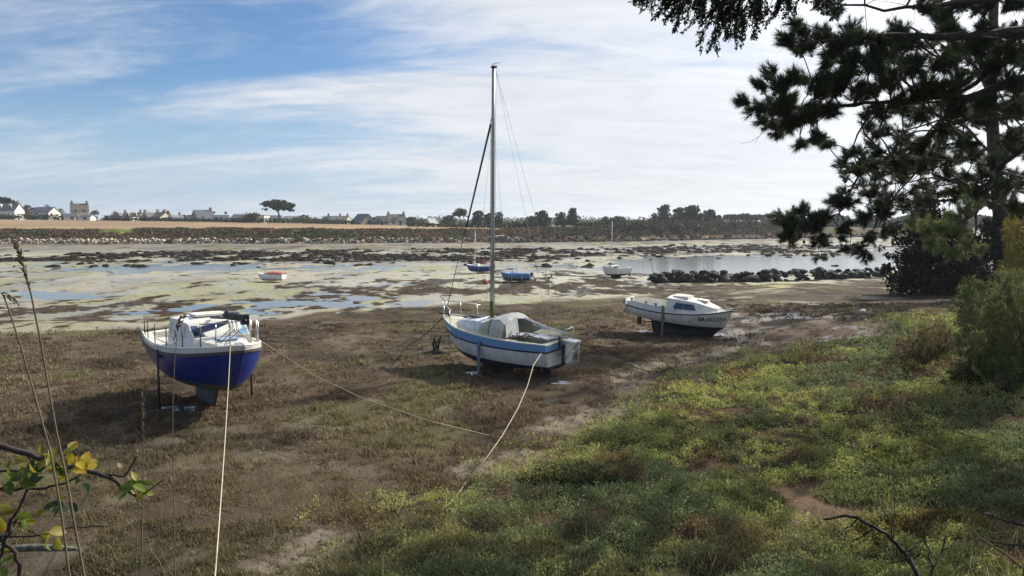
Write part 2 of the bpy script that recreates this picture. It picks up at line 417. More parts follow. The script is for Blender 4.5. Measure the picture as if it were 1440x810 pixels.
l_.new(tcg.outputs['Object'], b1.inputs['Vector'])
bp_ = n_.new('ShaderNodeBump'); bp_.inputs['Distance'].default_value = .09; bp_.inputs['Strength'].default_value = .9
l_.new(b1.outputs['Fac'], bp_.inputs['Height']); l_.new(bp_.outputs[0], n_['Principled BSDF'].inputs['Normal'])
terrain = np_obj('ground', np.stack([X, Y, Z], 1), Q, gm, cols=cols, smooth=True)
tag(terrain, kind='structure')
# ------------------------------------------------------------------ water lying on the flats and in the channel
wm = mat('water', (.060, .070, .064), rough=.13, var=.1, bump=.004, bscale=1.3, spec=.5)
b = MB(); b.poly([(-420, 40, WATER), (420, 40, WATER), (420, 292, WATER), (-420, 292, WATER)])
tag(b.build('water', wm), kind='structure')
# ------------------------------------------------------------------ boats
class Hull:
    """x forward, y to port, z up; origin on the ground under the keel"""
    def __init__(s, L, b, sh, k, e, rb=.3, rs=.1, wl=None, st=None):
        s.L, s.b, s.s, s.k, s.e, s.rb, s.rs = L, b, sh, k, e, rb, rs
        s.wl = wl; s.st = st
    def val(s, c, t): return crom(*c, t)
    def P(s, t, z, side=1, off=0):
        b, sh, k, e = s.val(s.b, t), s.val(s.s, t), s.val(s.k, t), s.val(s.e, t)
        c = min(max((z-k)/(sh-k), 0), 1)
        y = b*(max(0, 1-(1-c)**2)**.5)**e+off
        wb = max(0, (t-.55)/.45)**2; ws = max(0, (.35-t)/.35)**2
        x = -s.L/2+s.L*t-s.rb*(1-c)*wb+s.rs*(1-c)*ws
        return Vector((x, side*y, z))
    def sheer(s, t): return s.val(s.s, t)
    def t_of(s, x): return (x+s.L/2)/s.L
    def Px(s, x, z, side=1, off=0):
        """point of the skin at a given x (found by iteration) and height"""
        t = s.t_of(x)
        for _ in range(6):
            p = s.P(min(max(t, 0), 1), z, side); t += (x-p.x)/s.L
        return s.P(min(max(t, 0), 1), z, side, off)
    def build(s, mats, parent, nt=30):
        m = MB()
        ts = [1-(1-i/nt)**1.25 for i in range(nt+1)]
        def rows(t):
            k, sh = s.val(s.k, t), s.sheer(t)
            w = min(max(s.wl(t), k+.012), sh-.05); q = min(max(s.st(t), w+.02), sh-.01)
            return [lerp(k, w, i/6) for i in range(7)]+[lerp(w, q, i/6) for i in range(1, 7)]+[lerp(q, sh, i/2) for i in range(1, 3)]
        for side in (1, -1):
            for lo, hi, mi in ((0, 6, 0), (6, 12, 1), (12, 14, 2)):
                secs = [[s.P(t, rows(t)[j], side) for j in range(lo, hi+1)] for t in ts]
                if side > 0: secs = [list(reversed(g)) for g in secs]
                m.loft(secs, mi=mi)
        for lo, hi, mi in ((0, 6, 0), (6, 12, 1), (12, 14, 2)):
            m.loft([[s.P(0, rows(0)[j], sd_) for sd_ in (-1, 1)] for j in range(lo, hi+1)], mi=mi, sm=False)
        o = m.build('hull', mats, parent)
        return o
    def deck(s, mat_, parent, cock=None, camber=.06, drop=.02, depth=.45, inner=.74, name='deck', nt=24):
        """deck with an optional cockpit well between two t values"""
        m = MB(); ts = [i/nt for i in range(nt+1)]
        if cock: ts = sorted(set(ts+[cock[0], cock[1]]))
        secs = []
        def sec(t, well):
            b = max(s.val(s.b, t)-.012, .004); z = s.sheer(t)-drop; g = []
            for v, lv in ((-1, 0), (-inner, 0), (-inner+.03, 1), (0, 1), (inner-.03, 1), (inner, 0), (1, 0)):
                zz_ = z+camber*(1-v*v)*min(1, b*1.2)
                if well and lv: zz_ = z-depth
                p = s.P(t, s.sheer(t)); g.append((p.x, v*b, zz_))
            return g
        for t in ts:
            if cock and t == cock[0]: secs += [sec(t, 0), sec(t+.002, 1)]
            elif cock and t == cock[1]: secs += [sec(t, 1), sec(t+.002, 0)]
            else: secs.append(sec(t, bool(cock and cock[0] < t < cock[1])))
        m.loft(secs, sm=False)
        return m.build(name, mat_, parent)
    def strip(s, mat_, parent, name, z0, z1, out=.025, t0=0, t1=1, around=True, nt=30):
        """a moulding along the topsides between two heights given as functions of t"""
        m = MB()
        for side in (1, -1):
            secs = []
            for i in range(nt+1):
                t = lerp(t0, t1, i/nt)
                g = [s.P(t, z0(t), side, -.004), s.P(t, z0(t), side, out), s.P(t, z1(t), side, out), s.P(t, z1(t), side, -.004)]
                secs.append(g)
            m.loft(secs, sm=False, cap=True)
        if around and t0 == 0:
            a, b_ = s.P(0, z0(0)), s.P(0, z1(0))
            m.box(((a.x+b_.x)/2-out/2, 0, (a.z+b_.z)/2), (out+.01, 2*a.y+.03, abs(b_.z-a.z)))
        return m.build(name, mat_, parent)
def pose(root, loc, fwd, pitch=0, heel=0):
    """forward direction on the ground, bow-up pitch, heel to port (radians)"""
    f = Vector((fwd[0], fwd[1], 0)).normalized(); p = Vector((-f.y, f.x, 0))
    M = Matrix(((f.x, p.x, 0), (f.y, p.y, 0), (0, 0, 1)))
    M = M @ Euler((-heel, -pitch, 0)).to_matrix()
    root.matrix_world = Matrix.Translation(loc) @ M.to_4x4()
    root['_m'] = 0; del root['_m']
    return Matrix.Translation(loc) @ M.to_4x4()
def part(name, m, mats, parent=None, fix=True): return m.build(name, mats, parent, fix=fix)
def add_leg(H, parent, x, side, mat_, top, foot=.0, z0=0.0, thick=.035, clip=None, wood=False):
    p = H.Px(x, H.sheer(H.t_of(x))-.12, side, .045)
    m = MB()
    y = p.y
    if wood: m.box((x, y, (top+z0)/2), (.075, .06, top-z0))
    else: m.tube([(x, y, z0), (x, y, top)], thick, 8)
    m.box((x, y, z0+.02), (.2, .16, .04))
    m.box((x, y-side*.03, H.sheer(H.t_of(x))-.2), (.12, .07, .14))
    return part('leg', m, mat_, parent)
def rail_post(name, parent, mat_, base, h, r=.013): 
    m = MB(); m.tube([base, (base[0], base[1], base[2]+h)], r, 6); m.tube([(base[0], base[1], base[2]), (base[0], base[1], base[2]+.03)], r*2.2, 6)
    return part(name, m, mat_, parent)
def outboard(parent, mc, md, x, y, z, s=1.0, tilt=0):
    """outboard engine: cowling, leg with cavitation plate, propeller, clamp bracket; built hanging behind x"""
    E_ = bpy.data.objects.new('outboard', None)
    m = MB()
    secs = []
    for zz_, w, l_ in ((0, .10, .15), (.03, .13, .19), (.18, .135, .20), (.28, .11, .17), (.32, .06, .10)):
        secs.append([(l_*math.cos(a), w*math.sin(a), zz_) for a in [2*math.pi*i/12 for i in range(12)]])
    m.loft(secs, closed=True, cap=True)
    M = Matrix.Translation((x, y, z)) @ Euler((0, tilt, 0)).to_matrix().to_4x4() @ Matrix.Scale(s, 4)
    m.v = [tuple(M @ Vector(v)) for v in m.v]
    eng = part('outboard_cowling', m, mc, parent)
    m = MB(); m.box((0, 0, -.3), (.11, .07, .6), taper=1.3); m.box((-.03, 0, -.56), (.3, .2, .015)); m.ball((-.02, 0, -.68), (.17, .05, .05)); m.box((0, 0, -.62), (.09, .04, .14)); m.box((.02, 0, -.8), (.12, .02, .18))
    m.box((.17, 0, -.1), (.08, .2, .26))
    for k in range(3):
        a = 2*math.pi*k/3; m.box((-.2, .07*math.cos(a), -.68+.07*math.sin(a)), (.02, .07, .09), rot=(a, .4, 0))
    m.v = [tuple(M @ Vector(v)) for v in m.v]
    part('outboard_leg', m, md, parent)

M_white = mat('gelcoat_white', (.80, .79, .75), rough=.38, scale=4, col2=(.60, .575, .51), coat=.1, streak=5)
M_cream = mat('deck_cream', (.72, .69, .60), rough=.5, col2=(.60, .57, .49), scale=9)
M_blue = mat('gelcoat_blue', (.004, .020, .20), rough=.3, col2=(.020, .040, .22), scale=3.4, coat=.12, streak=5)
M_rub = mat('grey_rubber', (.105, .10, .10), rough=.6)
M_antig = mat('antifouling_grey', (.13, .14, .135), rough=.85, col2=(.075, .085, .075), scale=5, bump=.004)
M_antib = mat('antifouling_navy', (.018, .026, .055), rough=.8, col2=(.040, .046, .055), scale=5, bump=.004)
M_antik = mat('antifouling_black', (.030, .030, .033), rough=.8, col2=(.055, .05, .045), scale=5, bump=.004)
M_glass = mat('tinted_glass', (.03, .05, .09), rough=.05, spec=.8)
M_sky_glass = mat('sky_toned_glass', (.25, .42, .60), rough=.08, spec=.8)  # pale blue base colour stands for sky mirrored in the panes
M_steel = mat('steel', (.55, .55, .56), rough=.3, metal=.9)
M_dark = mat('dark_metal', (.035, .035, .04), rough=.5)
M_black = mat('black_plastic', (.015, .016, .02), rough=.45)
M_wood = mat('weathered_wood', (.26, .21, .155), rough=.85, col2=(.17, .135, .10), scale=14, streak=6)
M_alu = mat('mast_alloy', (.46, .46, .45), rough=.4, metal=.55, col2=(.33, .33, .32), scale=6, streak=8)
M_alg = mat('green_algae', (.10, .13, .04), rough=.9)
M_ltblue = mat('paint_sky_blue', (.14, .30, .56), rough=.45, col2=(.17, .34, .57), scale=4)
M_navy = mat('navy_line', (.010, .014, .05), rough=.5)
M_dwhite = mat('weathered_white', (.80, .82, .85), rough=.45, col2=(.50, .52, .50), scale=3.6, streak=5)
M_tarp = mat('grey_canvas', (.56, .57, .55), rough=.85, col2=(.40, .42, .38), scale=4, bump=.01, bscale=7)
M_tarpy = mat('stained_canvas', (.52, .49, .33), rough=.85, col2=(.42, .40, .30), scale=4, bump=.01, bscale=7)
M_cover = mat('blue_grey_cover', (.10, .125, .21), rough=.8, bump=.01, bscale=9)
M_rope_w = mat('rope_white', (.48, .43, .31), rough=.9, var=.2, scale=60)
M_rope_d = mat('rope_dark', (.06, .05, .04), rough=.95, var=.2, scale=60)
M_rope_b = mat('rope_tan', (.36, .30, .19), rough=.95, var=.2, scale=60)
M_worn = mat('worn_paint', (.25, .25, .27), rough=.9)
M_rust = mat('rusty_iron', (.16, .07, .035), rough=.9, col2=(.08, .045, .03), scale=20)

# ---- blue pilothouse boat on legs, bow towards the viewer
f1 = (.64, -.77)
r1 = empty('motor_cruiser', label='dark blue hulled boat with white pilothouse propped on two legs, bow towards us', cat='boat')
H1 = Hull(5.3, ([0, .2, .45, .7, .87, .96, 1], [.86, 1.02, 1.09, .96, .62, .27, .006]), ([0, .25, .5, .75, 1], [1.60, 1.55, 1.56, 1.65, 1.80]),
          ([0, .3, .55, .8, .94, 1], [.78, .58, .54, .60, .74, .92]), ([0, .5, .8, 1], [.62, .66, 1.0, 1.35]), rb=.52, rs=.10,
          wl=lambda t: .80+.02*t, st=lambda t: H1.sheer(t)-.10)
H1.build([M_antig, M_blue, M_white], r1)
H1.strip(M_rub, r1, 'rubbing_strake', lambda t: H1.sheer(t)-.165, lambda t: H1.sheer(t)-.095, .03)
H1.deck(M_cream, r1, cock=(.05, .47), depth=.5)
m = MB()      # toe rail
for sd_ in (1, -1): m.tube([H1.P(t/30, H1.sheer(t/30), sd_, -.03)+Vector((0, 0, .02)) for t in range(31)], .028, 6)
part('toe_rail', m, M_white, r1)
m = MB()      # fin keel with a swept leading edge
secs = []
for z, xa, xb, w in ((.0, -.95, .50, .05), (.05, -.98, .54, .07), (.30, -1.02, .72, .09), (.62, -1.08, .9, .12)):
    secs.append([(lerp(xa, xb, q), w*math.sin(math.pi*min(1, q*1.0))**.6*sg, z) for sg, qs in ((1, [i/8 for i in range(9)]), (-1, [1-i/8 for i in range(1, 8)])) for q in qs])
m.loft(secs, closed=True, cap=True); part('keel', m, mat('keel_grey', (.15, .16, .15), rough=.9, col2=(.085, .095, .08), scale=5, bump=.004), r1)
m = MB(); m.box((-2.30, 0, .70), (.40, .045, .62)); m.box((-2.48, 0, 1.2), (.14, .05, .9)); part('rudder', m, M_antig, r1)
# pilothouse: raked front screen, side windows, rounded roof
def ph_sec(x, wb, wt, z0, z1, cr=.05):
    return [(x, -wb, z0), (x, -wt, z1), (x, -wt*.55, z1+cr*.8), (x, 0, z1+cr), (x, wt*.55, z1+cr*.8), (x, wt, z1), (x, wb, z0)]
m = MB(); m.loft([ph_sec(-.45, .80, .70, 1.50, 2.20), ph_sec(.3, .80, .70, 1.5, 2.22), ph_sec(.86, .78, .66, 1.5, 2.16), ph_sec(1.22, .72, .66, 1.5, 1.84, .02)], sm=False)
for x, q in ((-.45, 0), (1.22, 1)):
    pts = ph_sec(x, .80 if not q else .72, .70 if not q else .66, 1.5, 2.20 if not q else 1.84, .05 if not q else .02)
    m.poly(pts if q else pts[::-1])
house = part('pilothouse', m, M_white, r1)
def quad_on(a, b, c, d, u0, u1, v0, v1, off):
    a, b, c, d = map(Vector, (a, b, c, d))
    def q(u, v): return a.lerp(b, u).lerp(d.lerp(c, u), v)
    P = [q(u0, v0), q(u1, v0), q(u1, v1), q(u0, v1)]
    n = (P[1]-P[0]).cross(P[3]-P[0]).normalized()
    return [p+n*off for p in P]
for sd_ in (-1, 1):
    base = [(-.45, sd_*.80, 1.5), (.86, sd_*.78, 1.5), (.86, sd_*.66, 2.16), (-.45, sd_*.70, 2.20)]
    if sd_ > 0: base = [base[1], base[0], base[3], base[2]]
    for u0, u1 in ((.08, .42), (.52, .90)):
        if sd_ > 0: u0, u1 = 1-u1, 1-u0
        m = MB(); m.slab(quad_on(*base, u0, u1, .50, .90, .012), .014); part('window', m, M_sky_glass, house)
scr = [(1.22, -.66, 1.84), (1.22, .66, 1.84), (.86, .66, 2.16), (.86, -.66, 2.16)]
for u0, u1 in ((.03, .49), (.52, .97)):
    m = MB(); m.slab(quad_on(*scr, u0, u1, .10, .86, .014), .014); part('windscreen', m, M_glass if u0 < .3 else M_sky_glass, house)  # one dark pane, one pale: uneven reflection put into the glass colours
m = MB(); m.box((.2, 0, 2.30), (.6, .75, .05)); part('roof_hatch', m, M_cream, house)
m = MB()      # low fore cabin
m.loft([ph_sec(1.1, .62, .55, 1.52, 1.80, .03), ph_sec(1.6, .52, .44, 1.55, 1.79, .03), ph_sec(1.95, .38, .28, 1.60, 1.74, .02)], sm=False)
m.poly(ph_sec(1.95, .38, .28, 1.60, 1.74, .02)); fc = part('fore_cabin', m, M_white, r1)
m = MB(); m.box((1.5, 0, 1.84), (.42, .42, .04)); part('fore_hatch', m, M_sky_glass, fc)
m = MB(); m.box((-.27-.5, .62, 1.42), (1.5, .3, .3)); m.box((-.27-.5, -.62, 1.42), (1.5, .3, .3)); part('cockpit_seat', m, M_cream, r1)
for sd_ in (-1, 1):
    for x in (-2.2, -1.5, -.6, .3, 1.15, 1.75):
        t = H1.t_of(x); p = H1.P(t, H1.sheer(t), sd_, -.06); rail_post('stanchion', r1, M_dark if sd_ < 0 else M_steel, p, .52)
m = MB()
for sd_ in (-1, 1):
    for h in (.28, .52):
        m.tube([H1.P(H1.t_of(x), H1.sheer(H1.t_of(x)), sd_, -.06)+Vector((0, 0, h)) for x in (-2.2, -1.5, -.6, .3, 1.15, 1.75)], .005, 4)
part('guard_wire', m, M_steel, r1)
m = MB()      # bow pulpit
pts = [H1.P(H1.t_of(x), H1.sheer(H1.t_of(x)), sd_, -.05)+Vector((0, 0, .56)) for sd_, x in ((-1, 1.75), (-1, 2.2), (-1, 2.45))]
pts += [Vector((2.58, 0, 2.36))]+[Vector((p.x, -p.y, p.z)) for p in reversed(pts)]
m.tube(pts, .014, 6)
for sd_ in (-1, 1):
    for x in (2.15, 2.42):
        p = H1.P(H1.t_of(x), H1.sheer(H1.t_of(x)), sd_, -.05); m.tube([p, p+Vector((.03, 0, .56))], .013, 6)
part('pulpit', m, M_steel, r1)
m = MB()      # lowered mast lying over the roof to the pulpit, with rolled cover
m.tube([(.75, -.1, 2.27), (1.6, -.02, 2.33), (2.66, .04, 2.37)], .03, 8); mast1 = part('lowered_mast', m, M_dark, r1)
m = MB(); rg = random.Random(4)
for i in range(9): m.ball((1.55+i*.115, .02+rg.uniform(-.05, .05), 2.41+rg.uniform(-.02, .05)), (.12, .07+rg.random()*.04, .05+rg.random()*.03), 8, 6, jit=.2, rg=rg)
part('rolled_sail', m, mat('dark_sailcloth', (.045, .05, .065), rough=.85, col2=(.12, .12, .13), scale=9), mast1)
m = MB(); m.tube([(.98, -.62, 2.0), (1.22, -.45, 2.06), (1.5, -.24, 2.16), (1.8, -.05, 2.27)], [.04, .08, .08, .04], 10); part('boom_cover', m, M_cover, r1)
m = MB(); m.box((2.58, .05, 2.39), (.15, .15, .22)); part('lamp_box', m, M_black, r1)
m = MB()
for k in range(6):
    x = 1.5+.13*k; m.tube([(x, .03*(-1)**k, 2.42), (x+.02+.06*rg.random(), .05, 2.1), (x+.08, .3*(-1)**k, 1.82)], .008, 4)
part('loose_line', m, M_rope_d, r1)
m = MB(); m.tube([(2.2, 0, 1.78), (2.6, 0, 1.83), (2.66, 0, 1.75)], .03, 6); m.box((2.35, 0, 1.80), (.3, .12, .06)); part('bow_roller', m, M_steel, r1)
m = MB(); m.tube([(-1.2, .7, 1.6), (-1.2, .5, 1.75), (-1.25, .2, 1.72)], .02, 6); part('tiller', m, M_black, r1)
m = MB(); m.box((-2.2, .35, 1.66), (.35, .3, .1)); part('locker_lid', m, M_black, r1)
for sd_ in (-1, 1): add_leg(H1, r1, -.05, sd_, M_dark, 1.5, z0=-.02, thick=.027)
T1 = pose(r1, (-7.63, 18.4, gz(-7.63, 18.4)-.04), f1, 0, 0)

# ---- light blue and white sailing boat with mast, seen from its port quarter
f2 = (-.766, .643)
r2 = empty('sailing_boat', label='weathered sailing boat with tall bare mast, white hull and light blue sheer band', cat='boat')
H2 = Hull(4.7, ([0, .2, .45, .7, .87, .96, 1], [.62, .86, .98, .86, .52, .23, .006]), ([0, .25, .5, .75, 1], [1.26, 1.25, 1.27, 1.33, 1.46]),
          ([0, .3, .55, .8, .94, 1], [.47, .32, .25, .32, .50, .72]), ([0, .5, .8, 1], [.55, .52, .9, 1.3]), rb=.55, rs=.03,
          wl=lambda t: .60-.06*math.sin(math.pi*t)+.08*t, st=lambda t: H2.sheer(t)-lerp(.19, .28, t))
H2.build([M_antib, M_dwhite, M_ltblue], r2)
H2.strip(M_navy, r2, 'rubbing_strake', lambda t: H2.st(t)-.035, lambda t: H2.st(t)+.005, .022)
H2.deck(mat('deck_weathered', (.56, .55, .47), rough=.7, col2=(.38, .38, .24), scale=5), r2, cock=(.05, .44), depth=.38, inner=.72)
m = MB()
for sd_ in (1, -1): m.tube([H2.P(t/30, H2.sheer(t/30), sd_, -.03)+Vector((0, 0, .012)) for t in range(31)], .022, 6)
part('toe_rail', m, M_white, r2)
for sd_ in (1, -1):
    m = MB(); P = [H2.Px(x, H2.sheer(H2.t_of(x))-z, sd_, .006) for x, z in ((1.32, .21), (1.72, .21), (1.76, .10), (1.36, .10))]
    m.slab(P if sd_ < 0 else P[::-1], .02); part('portlight', m, M_dwhite, r2)
m = MB(); secs = []
for z, xa, xb, w in ((-.10, -.55, .55, .05), (-.0, -.6, .6, .08), (.45, -.75, .8, .13)):
    secs.append([(lerp(xa, xb, q), w*math.sin(math.pi*q)**.6*sg, z) for sg, qs in ((1, [i/8 for i in range(9)]), (-1, [1-i/8 for i in range(1, 8)])) for q in qs])
m.loft(secs, closed=True, cap=True); part('keel', m, M_antik, r2)
# coachroof and spray hood
m = MB()
m.loft([ph_sec(-.3, .62, .54, 1.24, 1.58), ph_sec(.5, .60, .50, 1.27, 1.58), ph_sec(1.1, .46, .36, 1.32, 1.50), ph_sec(1.45, .30, .2, 1.36, 1.42, .02)], sm=False)
m.poly(ph_sec(-.3, .62, .54, 1.24, 1.58)[::-1]); m.poly(ph_sec(1.45, .30, .2, 1.36, 1.42, .02)); cr2 = part('coachroof', m, M_dwhite, r2)
m = MB(); m.box((.75, 0, 1.615), (.5, .45, .05)); m.box((1.2, .0, 1.54), (.25, .3, .05)); part('fore_hatch', m, M_black, cr2)
m = MB(); secs = []
for x, w, h in ((.42, .56, .06), (.16, .64, .36), (-.22, .68, .50), (-.60, .72, .60), (-.80, .74, .46)):
    z0 = 1.27; secs.append([(x+.04*j, yy*w, z0+hh*h+.02*math.sin(5*yy+7*x)) for yy, hh, j in ((1, 0, 0), (.98, .45, -.6), (.80, .86, .3), (.42, 1.0, -.4), (0, 1.03, .5), (-.42, 1.0, -.4), (-.80, .86, .3), (-.98, .45, -.6), (-1, 0, 0))])
m.loft(secs, sm=False)
for q in range(len(m.mi)): m.mi[q] = 1 if (q//8 == 1 and q % 8 in (0, 1, 6, 7)) or (q//8 == 3 and q % 8 in (0, 7)) else 0
hood = part('spray_hood', m, [M_tarp, M_tarpy], r2)
sol = hood.modifiers.new('thickness', 'SOLIDIFY'); sol.thickness = .008
m = MB(); m.tube([Vector(p)+Vector((0, 0, .014)) for p in secs[2]], .013, 6); part('hood_hoop', m, M_dark, hood)
m = MB(); m.slab([(-.82, .05, 1.84), (-.84, .60, 1.66), (-.96, .70, 1.30), (-.94, .08, 1.32)], .01); part('hood_curtain', m, M_tarp, hood)
# cockpit clutter: rolled tarpaulin, planks
m = MB(); m.box((-1.35, .1, 1.33), (.95, .55, .05), rot=(.04, .05, .1)); m.box((-1.9, -.1, 1.36), (.6, .7, .04), rot=(0, -.03, -.15)); part('cockpit_board', m, mat('grey_blue_board', (.36, .39, .50), rough=.6, col2=(.45, .45, .40), scale=3), r2)
m = MB(); m.box((-1.75, -.35, 1.40), (.85, .45, .03), rot=(-.1, .02, .1)); part('cockpit_cover', m, M_tarpy, r2)
m = MB(); rg = random.Random(9)
for k in range(3): m.tube([(-1.1+rg.uniform(-.1, .1), .45, 1.4)]+[(-1.25-.08*j, .45+.12*math.sin(j*1.3+k), 1.40+.05*math.cos(j*2+k)) for j in range(8)], .012, 5)
part('coiled_rope', m, M_rope_d, r2)
m = MB(); m.tube([(-1.0, -.1, 1.78), (-1.7, -.25, 1.58), (-2.42, -.35, 1.46)], .03, 8); boom2 = part('tiller', m, M_dwhite, r2)
m = MB()
for sd_ in (-1,): m.slab([(-.6, sd_*.74, 1.24), (-2.0, sd_*.70, 1.22), (-2.0, sd_*.70, 1.36), (-.6, sd_*.74, 1.46)], .03)
part('cockpit_coaming', m, mat('pale_green_grp', (.42, .48, .42), rough=.6), r2)
# mast, spreaders, rigging
mx, mz0, mtop = .22, 1.60, 9.12
m = MB(); m.tube([(mx, 0, mz0), (mx, 0, 4), (mx, 0, 7.4), (mx, 0, mtop)], [.062, .062, .056, .046], 10); m.box((mx, 0, mz0+.03), (.22, .18, .06)); mast = part('mast', m, M_alu, r2)
m = MB(); m.tube([(mx, -.52, 4.15), (mx, .52, 4.15)], .02, 6); part('spreader', m, M_alu, mast)
m = MB(); m.box((mx-.02, 0, mtop+.02), (.16, .10, .06)); m.tube([(mx, 0, mtop), (mx, 0, mtop+.12)], .006, 4); m.tube([(mx+.05, 0, mtop+.1), (mx-.26, 0, mtop+.13)], .007, 4); part('masthead', m, M_dark, mast)
m = MB(); m.tube([(mx, 0, 1.62), (mx, 0, 2.15)], [.075, .066], 10); part('mast_weed', m, M_alg, mast)
m = MB(); m.tube([(mx+.07, .03, 1.7), (mx+.07, .03, 7.5)], .008, 4); m.tube([(mx-.08, -.03, 1.6), (mx-.07, -.03, 9.1)], .006, 4); part('halyard', m, M_rope_d, mast)
bt = H2.P(1, H2.sheer(1))
m = MB(); m.tube([(mx+.06, 0, 7.7), (bt.x-.10, 0, bt.z+.06)], [.011, .011], 5); fs = part('forestay', m, M_dark, r2)
m = MB(); m.tube([Vector((mx+.08, 0, 7.5)).lerp(Vector((bt.x-.1, 0, bt.z+.06)), .0), Vector((mx+.08, 0, 7.5)).lerp(Vector((bt.x-.1, 0, bt.z+.06)), .52)], .024, 6); part('furler_foil', m, M_dark, fs)
for sd_ in (1, -1):
    m = MB(); cpn = H2.Px(.12, 1.27, sd_, -.04); m.tube([(mx, 0, 7.6), (mx, sd_*.52, 4.15), (cpn.x, cpn.y, cpn.z)], .0055, 4); part('shroud', m, M_steel, r2)
    m = MB(); cpn = H2.Px(-.25, 1.27, sd_, -.04); m.tube([(mx, 0, 4.1), (cpn.x, cpn.y, cpn.z)], .005, 4); part('lower_shroud', m, M_steel, r2)
    m = MB(); m.tube([(mx-.06, 0, mtop), (-2.40, sd_*.4, 1.34)], .0055, 4); part('backstay', m, M_steel, r2)
# pulpit, stern rail, rudder, engine bracket
m = MB()
pts = [H2.P(H2.t_of(x), H2.sheer(H2.t_of(x)), 1, -.05)+Vector((0, 0, .46)) for x in (1.35, 1.9, 2.3)]
pts += [Vector((2.52, 0, 2.04))]+[Vector((p.x, -p.y, p.z)) for p in reversed(pts)]; m.tube(pts, .013, 6)
for sd_ in (-1, 1):
    for x in (1.4, 1.9, 2.25):
        p = H2.P(H2.t_of(x), H2.sheer(H2.t_of(x)), sd_, -.05); m.tube([p, p+Vector((.06, 0, .46))], .012, 6)
part('pulpit', m, M_steel, r2)
m = MB(); m.box((2.38, 0, 1.49), (.3, .10, .05)); m.tube([(2.1, 0, 1.44), (2.1, 0, 1.6)], .05, 8); part('bow_fitting', m, M_dark, r2)
m = MB()
pz = 1.26
m.tube([(-2.42, -.05, pz), (-2.5, -.05, pz+.38), (-2.5, -.5, pz+.40), (-2.15, -.62, pz+.36), (-2.0, -.66, pz)], .014, 6); m.tube([(-2.5, -.5, pz+.4), (-2.5, -.52, pz)], .013, 6)
part('stern_rail', m, M_steel, r2)
m = MB(); m.box((-2.62, -.30, 1.30), (.40, .34, .04)); m.box((-2.50, -.30, .95), (.03, .30, .62)); m.tube([(-2.78, -.15, 1.28), (-2.5, -.15, .72)], .02, 6); m.tube([(-2.78, -.45, 1.28), (-2.5, -.45, .72)], .02, 6); m.tube([(-2.62, -.15, .98), (-2.62, -.45, .98)], .02, 6); m.tube([(-2.7, -.5, 1.3), (-2.7, -.52, .66), (-2.5, -.52, .62)], .018, 6); m.tube([(-2.76, -.1, 1.3), (-2.74, -.12, .7), (-2.5, -.13, .62)], .018, 6)
part('engine_bracket', m, M_dwhite, r2)
m = MB(); m.box((-2.50, .1, 1.12), (.05, .2, .05)); m.box((-2.47, .12, 1.31), (.06, .05, .34)); part('stern_cleat', m, M_black, r2)
m = MB(); m.box((-2.50, -.02, .92), (.05, .10, .6)); part('rudder_head', m, M_black, r2)
m = MB(); m.box((-1.95, 0, .36), (.26, .045, .42), rot=(0, .18, 0)); part('rudder', m, M_antik, r2)
m = MB(); m.box((-1.62, 0, .36), (.07, .05, .30)); m.tube([(-1.5, 0, .24), (-1.79, 0, .24)], .03, 6)
for k in range(3): m.box((-1.77, .06*math.cos(k*2.09), .24+.06*math.sin(k*2.09)), (.02, .06, .09), rot=(k*2.09, .4, 0))
part('propeller', m, M_antik, r2)
# faded marks on the transom and by the bow (illegible in the photograph: short algae-stained strokes)
m = MB(); rg = random.Random(2)
for i, (y, h) in enumerate(((.12, .05), (.05, .16), (-.02, .09), (-.08, .16), (-.14, .07), (-.2, .1))):
    z0 = .86; x0 = H2.P(0, z0).x-.004
    m.slab([(x0, y, z0), (x0, y-.028, z0), (x0, y-.034, z0+h), (x0, y-.006, z0+h)], .006)
part('worn_lettering', m, mat('algae_stain', (.25, .30, .22), rough=.9), r2)
for x in (1.0, 1.12):
    m = MB(); P = [H2.Px(x+dx, z, 1, .004) for dx, z in ((0, .93), (-.03, .93), (0, 1.02), (.03, 1.02))]; m.slab(P, .006); part('worn_mark', m, M_worn, r2)
add_leg(H2, r2, -.15, 1, mat('leg_blue_paint', (.10, .20, .36), rough=.6, col2=(.22, .24, .24), scale=9), 1.06, z0=-.12, thick=.045, wood=True)
m = MB(); cpn = H2.Px(-.05, 1.0, 1, .03); m.tube([(bt.x-.2, .05, 1.2), (1.3, .8, .72), (.6, 1.02, .35), (.2, 1.15, 0)], .008, 4); part('leg_guy', m, M_rope_d, r2)
T2 = pose(r2, (-.46, 22.9, gz(-.46, 22.9)+.01), f2, R(3.2), R(3.0))

